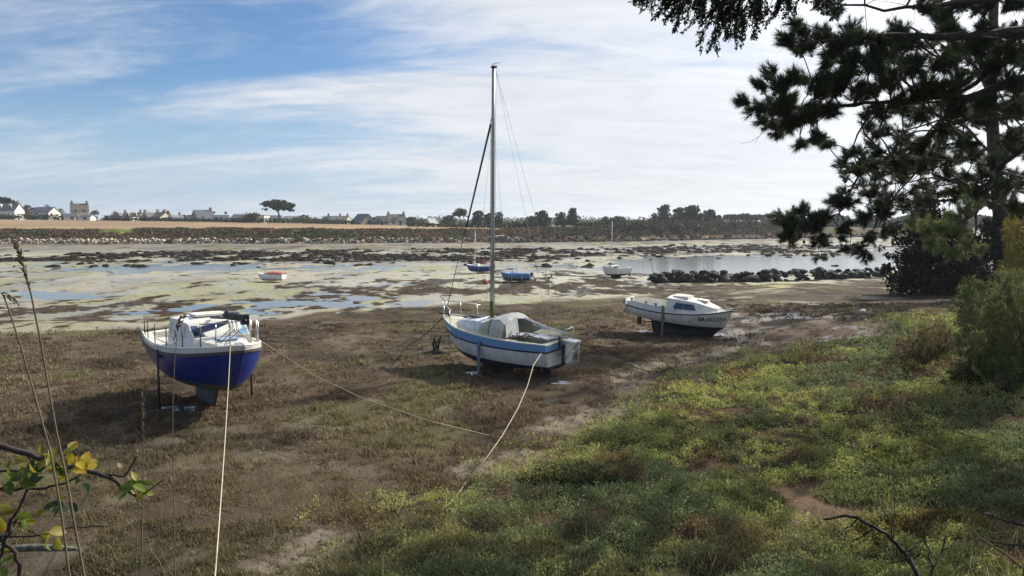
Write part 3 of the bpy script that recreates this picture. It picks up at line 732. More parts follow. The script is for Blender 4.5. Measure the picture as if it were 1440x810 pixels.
# ---- white day boat with registration, bow to the right
f3 = (.86, -.51)
r3 = empty('fishing_boat', label='small white cabin boat with BR 602256 painted on its bow', cat='boat')
H3 = Hull(4.3, ([0, .15, .4, .65, .85, .95, 1], [.50, .74, .92, .88, .58, .27, .006]), ([0, .25, .5, .75, 1], [1.13, 1.00, .96, 1.00, 1.14]),
          ([0, .3, .55, .8, .94, 1], [.72, .46, .32, .26, .30, .42]), ([0, .5, .8, 1], [.7, .64, .85, 1.2]), rb=.32, rs=-.22,
          wl=lambda t: .66-.25*t, st=lambda t: H3.sheer(t)-.02)
H3.build([M_antik, M_white, M_white], r3)
H3.strip(M_black, r3, 'rubbing_strake', lambda t: H3.sheer(t)-.045, lambda t: H3.sheer(t)-.005, .025)
H3.deck(M_cream, r3, cock=(.07, .46), depth=.3, inner=.8, drop=.01)
m = MB()
for sd_ in (1, -1):      # cockpit bulwark above the strake
    secs = []
    for i in range(13):
        t = i/12*.50; h = .24*min(1, (i+2)/4)*(1 if i < 12 else .9)
        a = H3.P(t, H3.sheer(t), sd_, -.02); c = H3.P(t, H3.sheer(t), sd_, -.09)
        secs.append([a, (a.x, a.y-sd_*.03, a.z+h), (c.x, c.y, c.z+h), (c.x, c.y, c.z-.02)])
    m.loft(secs, sm=False, cap=True)
m.box((-2.22, 0, 1.24), (.06, .94, .24)); part('bulwark', m, M_white, r3)
for x in (-1.9, -1.2, -.75):
    m = MB(); y_ = H3.Px(x, H3.sheer(H3.t_of(x))).y-.06; m.box((x, -y_, H3.sheer(H3.t_of(x))+.27), (.06, .05, .12)); m.box((x, -y_, H3.sheer(H3.t_of(x))+.31), (.14, .03, .03)); part('cleat', m, M_wood, r3)
m = MB(); m.ball((-2.27, -.28, 1.2), (.12, .10, .10)); part('stern_fender', m, M_black, r3)
m = MB()
m.loft([ph_sec(-.35, .80, .68, .97, 1.54, .04), ph_sec(.25, .78, .623, .976, 1.47, .04), ph_sec(.85, .76, .58, .98, 1.40, .04), ph_sec(1.15, .70, .46, 1.0, 1.30, .04), ph_sec(1.62, .46, .26, 1.04, 1.16, .03)], sm=False)
m.poly(ph_sec(-.35, .80, .68, .97, 1.54, .04)[::-1]); m.poly(ph_sec(1.62, .46, .26, 1.04, 1.16, .03)); cab = part('cabin', m, M_white, r3)
m = MB(); m.loft([ph_sec(-.2, .42, .38, 1.53, 1.60, .03), ph_sec(.42, .42, .36, 1.50, 1.58, .03)], sm=False)
m.poly(ph_sec(.42, .42, .36, 1.5, 1.58, .03)); m.poly(ph_sec(-.2, .42, .38, 1.53, 1.60, .03)[::-1]); part('roof_hatch', m, M_cream, cab)
m = MB(); m.box((.95, 0, 1.45), (.42, .4, .05), rot=(0, .12, 0)); part('fore_hatch', m, M_cream, cab)
for sd_ in (-1, 1):
    A0, A1 = (-.35, sd_*.80, .97), (.85, sd_*.76, .98); B0, B1 = (-.35, sd_*.68, 1.54), (.85, sd_*.58, 1.40)
    def cs(x, v):
        u = (x+.35)/1.2; a = Vector(A0).lerp(Vector(A1), u); b = Vector(B0).lerp(Vector(B1), u); p = a.lerp(b, v); p.y += sd_*.016; return p
    for x0, x1, x2, x3 in ((-.10, .33, .33, .04), (.35, .84, .74, .35)):
        P = [cs(x0, .30), cs(x1, .30), cs(x2, .78), cs(x3, .78)]
        m = MB(); m.slab(P if sd_ < 0 else P[::-1], .014); part('window', m, M_glass, cab)
m = MB(); secs = []
for z, xa, xb, w in ((-.14, -1.1, 1.0, .05), (-.03, -1.15, 1.3, .08), (.42, -1.25, 1.75, .12)):
    secs.append([(lerp(xa, xb, q), w*math.sin(math.pi*q)**.4*sg, z) for sg, qs in ((1, [i/8 for i in range(9)]), (-1, [1-i/8 for i in range(1, 8)])) for q in qs])
m.loft(secs, closed=True, cap=True); part('keel', m, M_antik, r3)
m = MB(); m.tube([(-1.2, 0, .42), (-1.55, 0, .35)], .025, 6)
for k in range(3): m.box((-1.55, .09*math.cos(k*2.09), .35+.09*math.sin(k*2.09)), (.02, .07, .12), rot=(k*2.09, .4, 0))
m.box((-1.75, 0, .42), (.2, .03, .36)); part('rudder', m, M_rust, r3)
m = MB(); p = H3.P(1, 1.12); m.box((p.x-.12, 0, 1.17), (.22, .1, .05)); m.tube([(p.x-.3, .1, 1.1), (p.x-.3, .1, 1.26)], .025, 6); part('bow_fitting', m, M_steel, r3)
add_leg(H3, r3, -.42, -1, M_wood, 1.24, z0=-.16, wood=True)
add_leg(H3, r3, -.42, 1, M_wood, 1.24, z0=-.16, wood=True)
def lettering(txt, size, bold=.0):
    cu = bpy.data.curves.new('lettering', 'FONT'); cu.body = txt; cu.size = size; cu.offset = bold; cu.resolution_u = 4
    o = bpy.data.objects.new('lettering', cu); COL.objects.link(o)
    me = bpy.data.meshes.new_from_object(o.evaluated_get(bpy.context.evaluated_depsgraph_get()))
    V = [v.co.copy() for v in me.vertices]; Fs = [list(p.vertices) for p in me.polygons]
    bpy.data.objects.remove(o); bpy.data.curves.remove(cu); bpy.data.meshes.remove(me)
    return V, Fs
for sd_ in (-1, 1):
    for txt, x0, bold in (('BR', .96, .007), ('602256', 1.255, .003)):
        V, Fs = lettering(txt, .22, bold); m = MB()
        m.add([H3.Px((x0+v.x) if sd_ < 0 else (x0+.0+ (.24 if txt == 'BR' else .72)-v.x-(0 if txt == 'BR' else 0)), .70+v.y+.015*v.x, sd_, .006) for v in V], Fs)
        part('registration_letters' if txt == 'BR' else 'registration_number', m, M_black, r3, fix=False)
for a, c in (((1.0, .90), (.6, .66)), ((-1.05, .96), (-.9, .66))):
    m = MB(); m.tube([H3.Px(lerp(a[0], c[0], i/6), lerp(a[1], c[1], i/6), -1, .008) for i in range(7)], .006, 4); part('loose_line', m, M_rope_d, r3)
T3 = pose(r3, (6.88, 30.3, gz(6.88, 30.3)+.03), f3, R(-1.0), R(-1.5))
def Tp(T, p): return T @ Vector(p)
if globals().get('DBG'):
    for n, T, pts in (('blue', T1, [((2.55, 0, 1.8), 352, 487), ((-2.55, -.8, 1.6), 200, 468), ((1.6, .9, 1.7), 373, 481), ((.6, 0, 0), 301, 578), ((-.6, 0, 0), 271, 562), ((0, 0, 2.3), 290, 443)]),
                      ('mid', T2, [((2.45, 0, 1.46), 625, 443), ((-2.45, .62, 1.26), 765, 488), ((-2.45, -.62, 1.26), 799, 471), ((mx, 0, 9.2), 697, 95), ((mx, 0, 1.5), 692, 438), ((-.15, 1, 0), 693, 527), ((0, 0, 0), 700, 525)]),
                      ('white', T3, [((2.25, 0, 1.14), 1028, 432), ((-2.25, -.5, 1.13), 885, 424), ((2.0, 0, .42), 1017, 461), ((-.42, -.95, 0), 931, 469), ((0, 0, 0), 960, 469)])):
        for p, qx, qy in pts:
            a = proj(*Tp(T, p)); print(n, p, 'got %.0f %.0f want %d %d' % (a[0], a[1], qx, qy))
# ------------------------------------------------------------------ leaf clouds
def leaf_cloud(ells, n, size, c1, c2, aspect=1.0, shell=.45, flat=0, rng=None, droop=0):
    """n small leaf-clump quads spread through a set of ellipsoids -> arrays"""
    g = rng or NR; E_ = np.array(ells, float)
    vol = E_[:, 3]*E_[:, 4]*E_[:, 5]; k = g.choice(len(E_), n, p=vol**.8/np.sum(vol**.8)); e = E_[k]
    d = g.normal(size=(n, 3)); d /= np.linalg.norm(d, axis=1)[:, None]
    r = g.random(n)**shell
    P = e[:, :3]+d*e[:, 3:6]*r[:, None]*(.85+.3*g.random(n))[:, None]
    a = g.normal(size=(n, 3)); a[:, 2] *= (1-flat); a /= np.linalg.norm(a, axis=1)[:, None]
    b = np.cross(a, g.normal(size=(n, 3))); b[:, 2] -= droop; b /= np.linalg.norm(b, axis=1)[:, None]
    s = size*(.6+.8*g.random(n))[:, None]
    a = a*s*.5; b = b*s*.5*aspect
    V = np.stack([P-a-b*.6, P+a*.7-b, P+a+b*.7, P-a*.5+b], 1).reshape(-1, 3)
    Fq = np.arange(4*n).reshape(-1, 4)
    t = g.random(n)
    cl = np.array(c1)[None]*(1-t[:, None])+np.array(c2)[None]*t[:, None]
    return V, Fq, np.repeat(cl, 4, 0)
def join(parts):
    V = []; Fs = []; C_ = []; o = 0
    for v, f, c in parts:
        V.append(v); Fs.append(f+o); C_.append(c); o += len(v)
    return np.concatenate(V), np.concatenate(Fs), np.concatenate(C_)
M_leaf = mat('leaves', attr='Col', rough=.7, var=.15, scale=3, trans=.30, spec=.2)
M_bark = mat('bark', (.085, .06, .042), rough=.95, col2=(.05, .038, .03), scale=9, streak=5, bump=.02, bscale=12)
DARK = ((.020, .032, .016), (.038, .052, .022)); PINE = ((.018, .030, .014), (.036, .050, .018)); OLIVE = ((.050, .062, .022), (.085, .095, .030)); RED = ((.085, .045, .022), (.13, .07, .03))
def far_tree(px, bpy_, tpy, wpx, y, kind, label, group='trees along the far shore', cols=DARK, seed=0):
    x = (px-720)/F*y/1.0; x = at(px, 320, y).x
    z0 = gz(x, y)-.1; top = at(px, tpy, y).z; h = top-z0; w = wpx/F*y*(1.25 if kind == 'umbrella' else 1.45)
    rg = random.Random(seed*31+int(px)); g = np.random.default_rng(int(px)+seed)
    r = empty('pine_tree' if kind in ('umbrella', 'pine') else 'shrub' if kind == 'bush' else 'broadleaf_tree', (x, y, z0), label=label, cat='shrub' if kind == 'bush' else 'tree', group=group)
    ells = []; m = MB()
    if kind == 'umbrella':
        m.tube([(0, 0, 0), (.02*w, 0, h*.35), (-.03*w, 0, h*.62)], [w*.035, w*.028, w*.02], 7)
        for i in range(9):
            a = i*2.4; q = w*.36*(.35+.65*rg.random()); cx, cy, cz = q*math.cos(a), q*math.sin(a), h*(.66+.20*rg.random()-.10*q/w)
            m.tube([(-.03*w, 0, h*.5), (cx*.5, cy*.5, h*.66), (cx, cy, cz)], [w*.014, w*.011, w*.006], 5)
            ells.append((cx, cy, cz, w*.20, w*.20, h*.13))
        ells.append((0, 0, h*.86, w*.33, w*.33, h*.14))
        ells += [(-w*.42, 0, h*.60, w*.10, w*.1, h*.03), (w*.42, .1, h*.55, w*.1, w*.1, h*.03)]
    elif kind == 'bush':
        m.tube([(0, 0, 0), (.03*w, 0, h*.5)], [w*.03, w*.015], 5)
        for i in range(6): ells.append((w*.32*rg.uniform(-1, 1), w*.25*rg.uniform(-1, 1), h*rg.uniform(.3, .65), w*rg.uniform(.16, .28), w*.25, h*rg.uniform(.2, .34)))
    else:
        m.tube([(0, 0, 0), (.02*w, 0, h*.3), (-.02*w, 0, h*.75)], [w*.04, w*.03, w*.012], 7)
        nb = 11
        for i in range(nb):
            a = i*2.4+rg.random(); f = i/(nb-1)
            wid = (1-.55*f) if kind == 'pine' else math.sin(math.pi*(.26+.60*f))
            if kind == 'cone': wid = 1.0-.8*f
            q = w*.30*wid*(.5+.5*rg.random()); cz = h*(.17+.70*f)
            ells.append((q*math.cos(a), q*math.sin(a), cz, w*.24*(.5+.5*wid), w*.24*(.5+.5*wid), h*.115))
            m.tube([(0, 0, cz-h*.1), (q*math.cos(a), q*math.sin(a), cz)], [w*.012, w*.006], 4)
        ells.append((0, 0, h*.92, w*.12, w*.12, h*.08))
    part('trunk', m, M_bark, r)
    n = int(min(1500, max(300, 26*wpx*max(8, bpy_-tpy)/14)))
    V, Fq, C_ = leaf_cloud(ells, n, max(.34, w*.065), *cols, rng=g, shell=.5)
    np_obj('crown', V, Fq, M_leaf, r, C_)
    return r
# ------------------------------------------------------------------ sea wall on the far shore
def stones(x0p, x1p, name, label, rows, pal, seed):
    g = np.random.default_rng(seed); Vs = []; Fs = []; Cs = []
    ux = np.linspace(-1, 1, 3)
    a = at(x0p, 320, 172).x; b_ = at(x1p, 320, 190).x; xs = a
    while xs < b_:
        w = g.uniform(.4, 1.0)
        yy = 175.0
        for _ in range(4): yy = float(shore(np.array([xs]), np.array([yy]))[0])
        zb = gz(xs, yy-1.2)-.15
        for j in range(rows):
            hh = 1.3/rows
            c = np.array([xs+w/2+g.uniform(-.18, .18)+(.4 if j % 2 else 0), yy-1.0+.52*j+g.uniform(-.2, .2), zb+hh*(j+.5)+g.uniform(-.22, .22)])
            if g.random() < .10: continue
            q = np.array([(sx, sy, sz) for sz in (-1, 1) for sx, sy in ((-1, -1), (1, -1), (1, 1), (-1, 1))], float)*np.array([w*.47, .34, hh*.52])
            q *= g.uniform(.75, 1.3)*(1+g.uniform(-.35, .35, size=(8, 3))); th = g.uniform(-.8, .8); R_t = np.array([[math.cos(th), 0, -math.sin(th)], [0, 1, 0], [math.sin(th), 0, math.cos(th)]])
            q = q @ R_t.T+c
            o = 8*len(Vs); Vs.append(q); Fs += [[o+i for i in f] for f in ((3,2,1,0), (4,5,6,7), (0,1,5,4), (1,2,6,5), (2,3,7,6), (3,0,4,7))]
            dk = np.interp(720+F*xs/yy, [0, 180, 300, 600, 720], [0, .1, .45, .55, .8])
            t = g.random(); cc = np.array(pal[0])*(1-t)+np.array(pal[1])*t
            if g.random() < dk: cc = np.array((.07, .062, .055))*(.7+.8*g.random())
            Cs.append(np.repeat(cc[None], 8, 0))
        xs += w
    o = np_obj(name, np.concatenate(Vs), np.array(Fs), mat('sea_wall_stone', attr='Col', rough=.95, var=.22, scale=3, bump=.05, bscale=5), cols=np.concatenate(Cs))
    return tag(o, label, 'sea wall')
stones(-260, 735, 'sea_wall', 'long pale stone sea wall along the far shore below the stubble field', 3, ((.56, .48, .365), (.36, .31, .245)), 5)
# bracken and brambles on the far bank
def strip_points(n, p0, p1, o0, o1, g):
    px = g.uniform(p0, p1, n); y = np.full(n, 190.); off = g.uniform(o0, o1, n)
    for _ in range(4): y = shore((px-720)/F*y, y)
    y = y+off; x = (px-720)/F*y
    return x, y, terrain_z(x, y), px, off
g = np.random.default_rng(21); Vl = []
x, y, z, px, off = strip_points(7000, -160, 1130, 2.2, 12.5, g)
hh = (.15+.55*g.random(len(x)))*(.55+.45*ss(680, 780, px))*(.3+1.3*fbm(x/5, y/3, 3)); keep = ~((np.abs(px-165) < 26) & (off > 6))
x, y, z, px, hh = (q[keep] for q in (x, y, z, px, hh))
n = len(x); k = 7
P = np.stack([x, y, z], 1)[:, None, :]+g.normal(size=(n, k, 3))*np.array([.45, .35, .0])+np.stack([0*hh, 0*hh, hh], 1)[:, None, :]*g.random((n, k, 1))
P = P.reshape(-1, 3); m_ = len(P)
a = g.normal(size=(m_, 3)); a /= np.linalg.norm(a, axis=1)[:, None]; b_ = np.cross(a, g.normal(size=(m_, 3))); b_ /= np.linalg.norm(b_, axis=1)[:, None]
s = .11+.13*g.random((m_, 1)); V = np.stack([P-a*s-b_*s, P+a*s-b_*s, P+a*s+b_*s, P-a*s+b_*s], 1).reshape(-1, 3)
sel = fbm(x/7, y/4, 3)[:, None]; gr = ss(.45, .58, sel); pal = np.array((.150, .095, .062))*(1-gr)+np.array((.088, .092, .045))*gr
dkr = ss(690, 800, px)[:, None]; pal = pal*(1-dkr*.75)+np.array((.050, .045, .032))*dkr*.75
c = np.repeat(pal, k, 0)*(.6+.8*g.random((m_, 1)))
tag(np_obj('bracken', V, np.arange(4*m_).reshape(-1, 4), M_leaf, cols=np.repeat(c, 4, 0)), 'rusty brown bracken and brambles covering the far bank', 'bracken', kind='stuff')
# ------------------------------------------------------------------ houses
M_w1 = mat('white_render', (.66, .63, .57), rough=.9, var=.06, scale=.6); M_w2 = mat('cream_render', (.55, .48, .36), rough=.9, var=.08, scale=.6); M_w3 = mat('grey_stone_wall', (.27, .245, .215), rough=.95, var=.25, scale=2.5)
M_slate = mat('slate_roof', (.075, .085, .11), rough=.6, var=.2, scale=2); M_slate2 = mat('lichen_roof', (.115, .105, .095), rough=.85, var=.2, scale=1.5); M_orange = mat('terracotta_wall', (.42, .22, .13), rough=.9)
M_win = mat('house_window', (.03, .035, .045), rough=.15, spec=.7); M_wfr = mat('window_frame', (.6, .6, .58), rough=.6)
def house(px, wpx, eave, ridge, y, yaw, mw, mr, label, base=None, gable=True, chim=(1, 1), dep=7.5, wins=(), dorm=0, flat=False, name='house', cat='house'):
    x = at(px, 320, y).x; z0 = gz(x, y)-.2
    w = wpx/F*y; he = at(px, eave, y).z-z0; hr = at(px, ridge, y).z-z0
    r = empty(name, (x, y, z0), (0, 0, yaw), label=label, cat=cat, group='houses across the bay')
    if abs(yaw) > .9: w, dep = dep, w
    m = MB(); W2, D2 = w/2, dep/2
    if flat:
        m.box((0, 0, he/2), (w, dep, he)); part('wall', m, mw, r)
        m = MB(); m.box((0, 0, he+.1), (w+.3, dep+.3, .2)); part('roof', m, mr, r)
    else:
        m.add([(-W2, -D2, 0), (W2, -D2, 0), (W2, D2, 0), (-W2, D2, 0), (-W2, -D2, he), (W2, -D2, he), (W2, D2, he), (-W2, D2, he), (-W2, 0, hr), (W2, 0, hr)],
              [(0,1,5,4), (2,3,7,6), (1,2,6,9,5), (3,0,4,8,7)]); part('wall', m, mw, r)
        m = MB(); o = .25; sl = (hr-he)/D2
        for sy in (-1, 1):
            P = [(-W2-o, sy*(D2+o), he-sl*o), (W2+o, sy*(D2+o), he-sl*o), (W2+o, 0, hr+.02), (-W2-o, 0, hr+.02)]
            P = [(p[0], p[1], p[2]+.10) for p in P]; m.slab(P if sy < 0 else P[::-1], .12)
        roof = part('roof', m, mr, r)
        for e, c in zip((-1, 1), chim):
            if c:
                m = MB(); m.box((e*(W2-.45), 0, hr+.35), (.8, 1.1, 1.3)); m.box((e*(W2-.45), 0, hr+1.04), (.95, 1.25, .12)); m.tube([(e*(W2-.45), 0, hr+1.0), (e*(W2-.45), 0, hr+1.5)], .14, 6); part('chimney', m, M_w3, roof)
        for i in range(dorm):
            dx = (i-(dorm-1)/2)*w/(dorm+.3); m = MB(); yy = -D2*.62; zb = he+(D2+yy)*sl
            m.box((dx, yy+.5, zb+.45), (1.2, 1.2, 1.2)); m.add([(dx-.75, yy-.15, zb+1.05), (dx+.75, yy-.15, zb+1.05), (dx, yy-.15, zb+1.6), (dx-.75, yy+1.4, zb+1.05), (dx+.75, yy+1.4, zb+1.05), (dx, yy+1.4, zb+1.6)], [(0,1,2), (5,4,3), (0,2,5,3), (1,4,5,2), (0,3,4,1)]); dm = part('dormer', m, mw, roof)
            m = MB(); m.box((dx, yy-.12, zb+.5), (.8, .06, .85)); part('window', m, M_win, dm)
    for face, u, zc, ww, wh in wins:
        m = MB(); k = {'f': ((u*w, -D2-.02, zc), (ww, .08, wh)), 'r': ((W2+.02, u*dep, zc), (.08, ww, wh)), 'l': ((-W2-.02, u*dep, zc), (.08, ww, wh))}[face]
        m.box(*k); wn = part('door' if zc < 1.25 and wh > 1.8 else 'window', m, M_win, r)
        m = MB(); c = Vector(k[0]); off = {'f': Vector((0, -.03, 0)), 'r': Vector((.03, 0, 0)), 'l': Vector((-.03, 0, 0))}[face]
        sx = k[1]; m.box(c+off-Vector((0, 0, wh/2+.05)), (sx[0]+.16, sx[1]+.16, .1)); part('sill', m, M_wfr, wn)
    return r
W4 = (('f', -.3, 1.5, 1.0, 1.3), ('f', 0, 1.05, 1.1, 2.1), ('f', .3, 1.5, 1.0, 1.3))
house(6, 44, 296, 286, 330, .06, M_w1, M_slate, 'long grey slate roofed house at the left edge of the far village', dorm=3, wins=W4)
house(66, 25, 299, 291.5, 330, -.1, M_w1, M_slate, 'white house with plain slate roof and dark garage door, left of the tall cream house', chim=(0, 0), wins=(('f', .28, 1.3, 2.6, 2.2), ('f', -.2, 1.5, 1.0, 1.1)))
house(113, 21, 297.5, 286.5, 322, .55, M_w2, M_slate2, 'tallest cream house with steep grey roof and two chimneys on the far field', wins=(('f', -.25, 1.6, 1, 1.4), ('f', .25, 1.6, 1, 1.4), ('f', -.25, 4.2, .9, 1.2), ('f', .25, 4.2, .9, 1.2)))
house(99, 14, 305, 300.5, 316, .5, M_w1, M_slate, 'low lean-to outbuilding against the left of the tall cream house', chim=(0, 0), dep=5, wins=(('f', .2, 1.2, 1.0, 1.2),))
house(124, 14, 305, 302, 314, .1, M_w1, M_slate, 'small white shed at the right foot of the tall cream house', chim=(0, 0), dep=5, wins=(('f', 0, 1.1, 1.4, 1.0),))
house(171, 38, 306.3, 300, 320, 0, M_w1, M_w1, 'long low flat roofed white house with four dark windows', flat=True, wins=tuple(('f', u, 1.6, 1.8, 1.5) for u in (-.36, -.14, .1, .34)))
house(188, 23, 306, 299, 334, .15, M_w2, M_slate2, 'grey hipped house with two dormers behind the flat roofed white house', dorm=2, wins=W4)
house(214, 18, 306.5, 299, 330, 1.15, M_w3, M_slate2, 'grey stone house showing its left gable, beside the pale twin-gabled house', chim=(1, 0), wins=(('l', 0, 2, 1, 1.2),))
house(228, 15, 306, 298.5, 326, -.3, M_w2, M_slate2, 'pale stone house with brown roof right of the grey gable', wins=(('f', -.25, 1.1, 1.1, 2.0), ('f', .25, 1.6, .9, 1.2)))
house(248, 13, 309, 303, 328, 1.3, M_w2, M_slate, 'small cream gable end with dark slate roof in the far village', chim=(0, 0), wins=(('l', 0, 1.6, .8, 1.0),))
house(263, 21, 309, 302.5, 340, .1, M_w3, M_slate2, 'low brown roofed house behind the hedge in the middle of the village', dorm=1, wins=W4[:2])
house(286, 24, 307, 295.5, 326, .75, M_w3, M_slate, 'steep stone house with dark blue slate roof and tall right chimney', chim=(0, 1), wins=(('f', -.2, 1.6, 1, 1.3), ('r', 0, 1.6, 1, 1.3), ('r', .1, 4, .8, 1.0)))
house(316, 27, 303, 300, 320, -.12, M_w1, M_w1, 'white cubic modern house with flat roof beside the steep slate roof', flat=True, wins=(('f', -.3, 4.2, .9, .8), ('f', .05, 1.3, 1.0, 2.0), ('f', .32, 4.0, 1.0, 1.0), ('f', -.2, 1.6, 1.6, 1.3)))
house(340, 20, 307, 301.5, 318, .05, M_orange, M_slate, 'terracotta coloured house with dark roof left of the reddish tree', chim=(0, 0), wins=(('f', -.3, 1.2, 1.0, 2.0), ('f', 0, 1.6, 1.0, 1.2)))
house(369, 14, 303.2, 301, 330, 0, M_w1, M_slate, 'white box house with dark roof edge right of the reddish tree', flat=True, wins=(('f', -.1, 3.6, 1.6, .9),))
house(386, 20, 308, 303, 345, .3, M_w1, M_slate, 'dark roofed house under the umbrella pine', chim=(0, 0), wins=W4[:2])
house(410, 18, 310, 304, 335, .8, M_w1, M_slate2, 'pale grey roofed house right of the umbrella pine', chim=(0, 0), wins=W4[:2])
house(468, 14, 311, 304, 350, .4, M_w1, M_slate, 'far small slate house right of the umbrella pine shrubs', chim=(1, 0), wins=W4[:1])
house(484, 13, 308, 304, 352, 0, M_w2, M_slate2, 'yellowish stone house half hidden by shrubs', chim=(1, 1), wins=W4[1:2])
house(511, 24, 313, 301, 322, -.75, M_w3, M_slate, 'dark slate roofed stone barn with its gable to the right', chim=(0, 0), dep=8, wins=(('r', .1, 1.4, 1, 1.4),))
house(557, 24, 312, 301.5, 322, .28, M_w1, M_slate2, 'white gabled house with two chimneys alone right of the dark barn', wins=(('f', -.2, 1.4, 1.2, 1.2), ('f', .2, 1.1, 1.1, 2.0)), dorm=1)
house(538, 16, 312, 304, 370, 0, M_w2, M_slate, 'low slate roof between the dark barn and the white gabled house', chim=(0, 0), wins=W4[:1])
house(606, 11, 314, 307.5, 318, 1.2, M_w1, M_slate, 'small bright white gable among trees left of the mast', chim=(0, 0), dep=7, wins=(('l', 0, 1.5, .8, 1.0),))
house(618, 13, 314, 309, 326, .0, M_w1, M_slate, 'blue grey slate roof beside the small white gable', chim=(0, 0), wins=W4[:1])
house(1062, 21, 326, 319, 292, .12, M_w3, M_slate, 'grey stone house with slate roof on the right far shore', chim=(1, 0), wins=W4)
house(1079, 9, 327, 324, 288, .1, M_w1, M_slate, 'small white annexe beside the grey stone house', flat=True, wins=(('f', 0, 1.2, .9, 1.2),))
# ------------------------------------------------------------------ hedges, trees
def hedge(p0, p1, y, h, label, cols=DARK, seed=1, dep=1.5):
    g = np.random.default_rng(seed); x0, x1 = at(p0, 320, y).x, at(p1, 320, y).x
    n = max(6, int((x1-x0)/2.2)); xs = np.linspace(x0, x1, n)
    ells = [(xx, y+g.uniform(-.3, .3), gz(xx, y)+h*.45, 1.7, dep, h*(.42+.25*g.random())) for xx in xs]
    V, Fq, C_ = leaf_cloud(ells, n*90, .5, *cols, rng=g, shell=.4)
    tag(np_obj('hedge', V, Fq, M_leaf, cols=C_), label, 'hedge', 'hedges in front of the village')
hedge(-60, 106, 318, 2.6, 'dark clipped hedge across the left of the far field', seed=1)
hedge(150, 262, 314, 1.6, 'low dark hedge in front of the flat roofed white house', seed=2)
hedge(262, 345, 312, 1.5, 'low hedge before the steep slate house', seed=3)
hedge(350, 470, 316, 2.2, 'rough green hedge under the umbrella pine', seed=4, cols=OLIVE)
hedge(455, 585, 320, 1.8, 'long low hedge in front of the dark barn', seed=5)
hedge(578, 668, 272, 1.5, 'dark field edge hedge left of the tall mast', seed=6)
hedge(680, 760, 262, 1.7, 'dark shoreline hedge just right of the tall mast', seed=7)
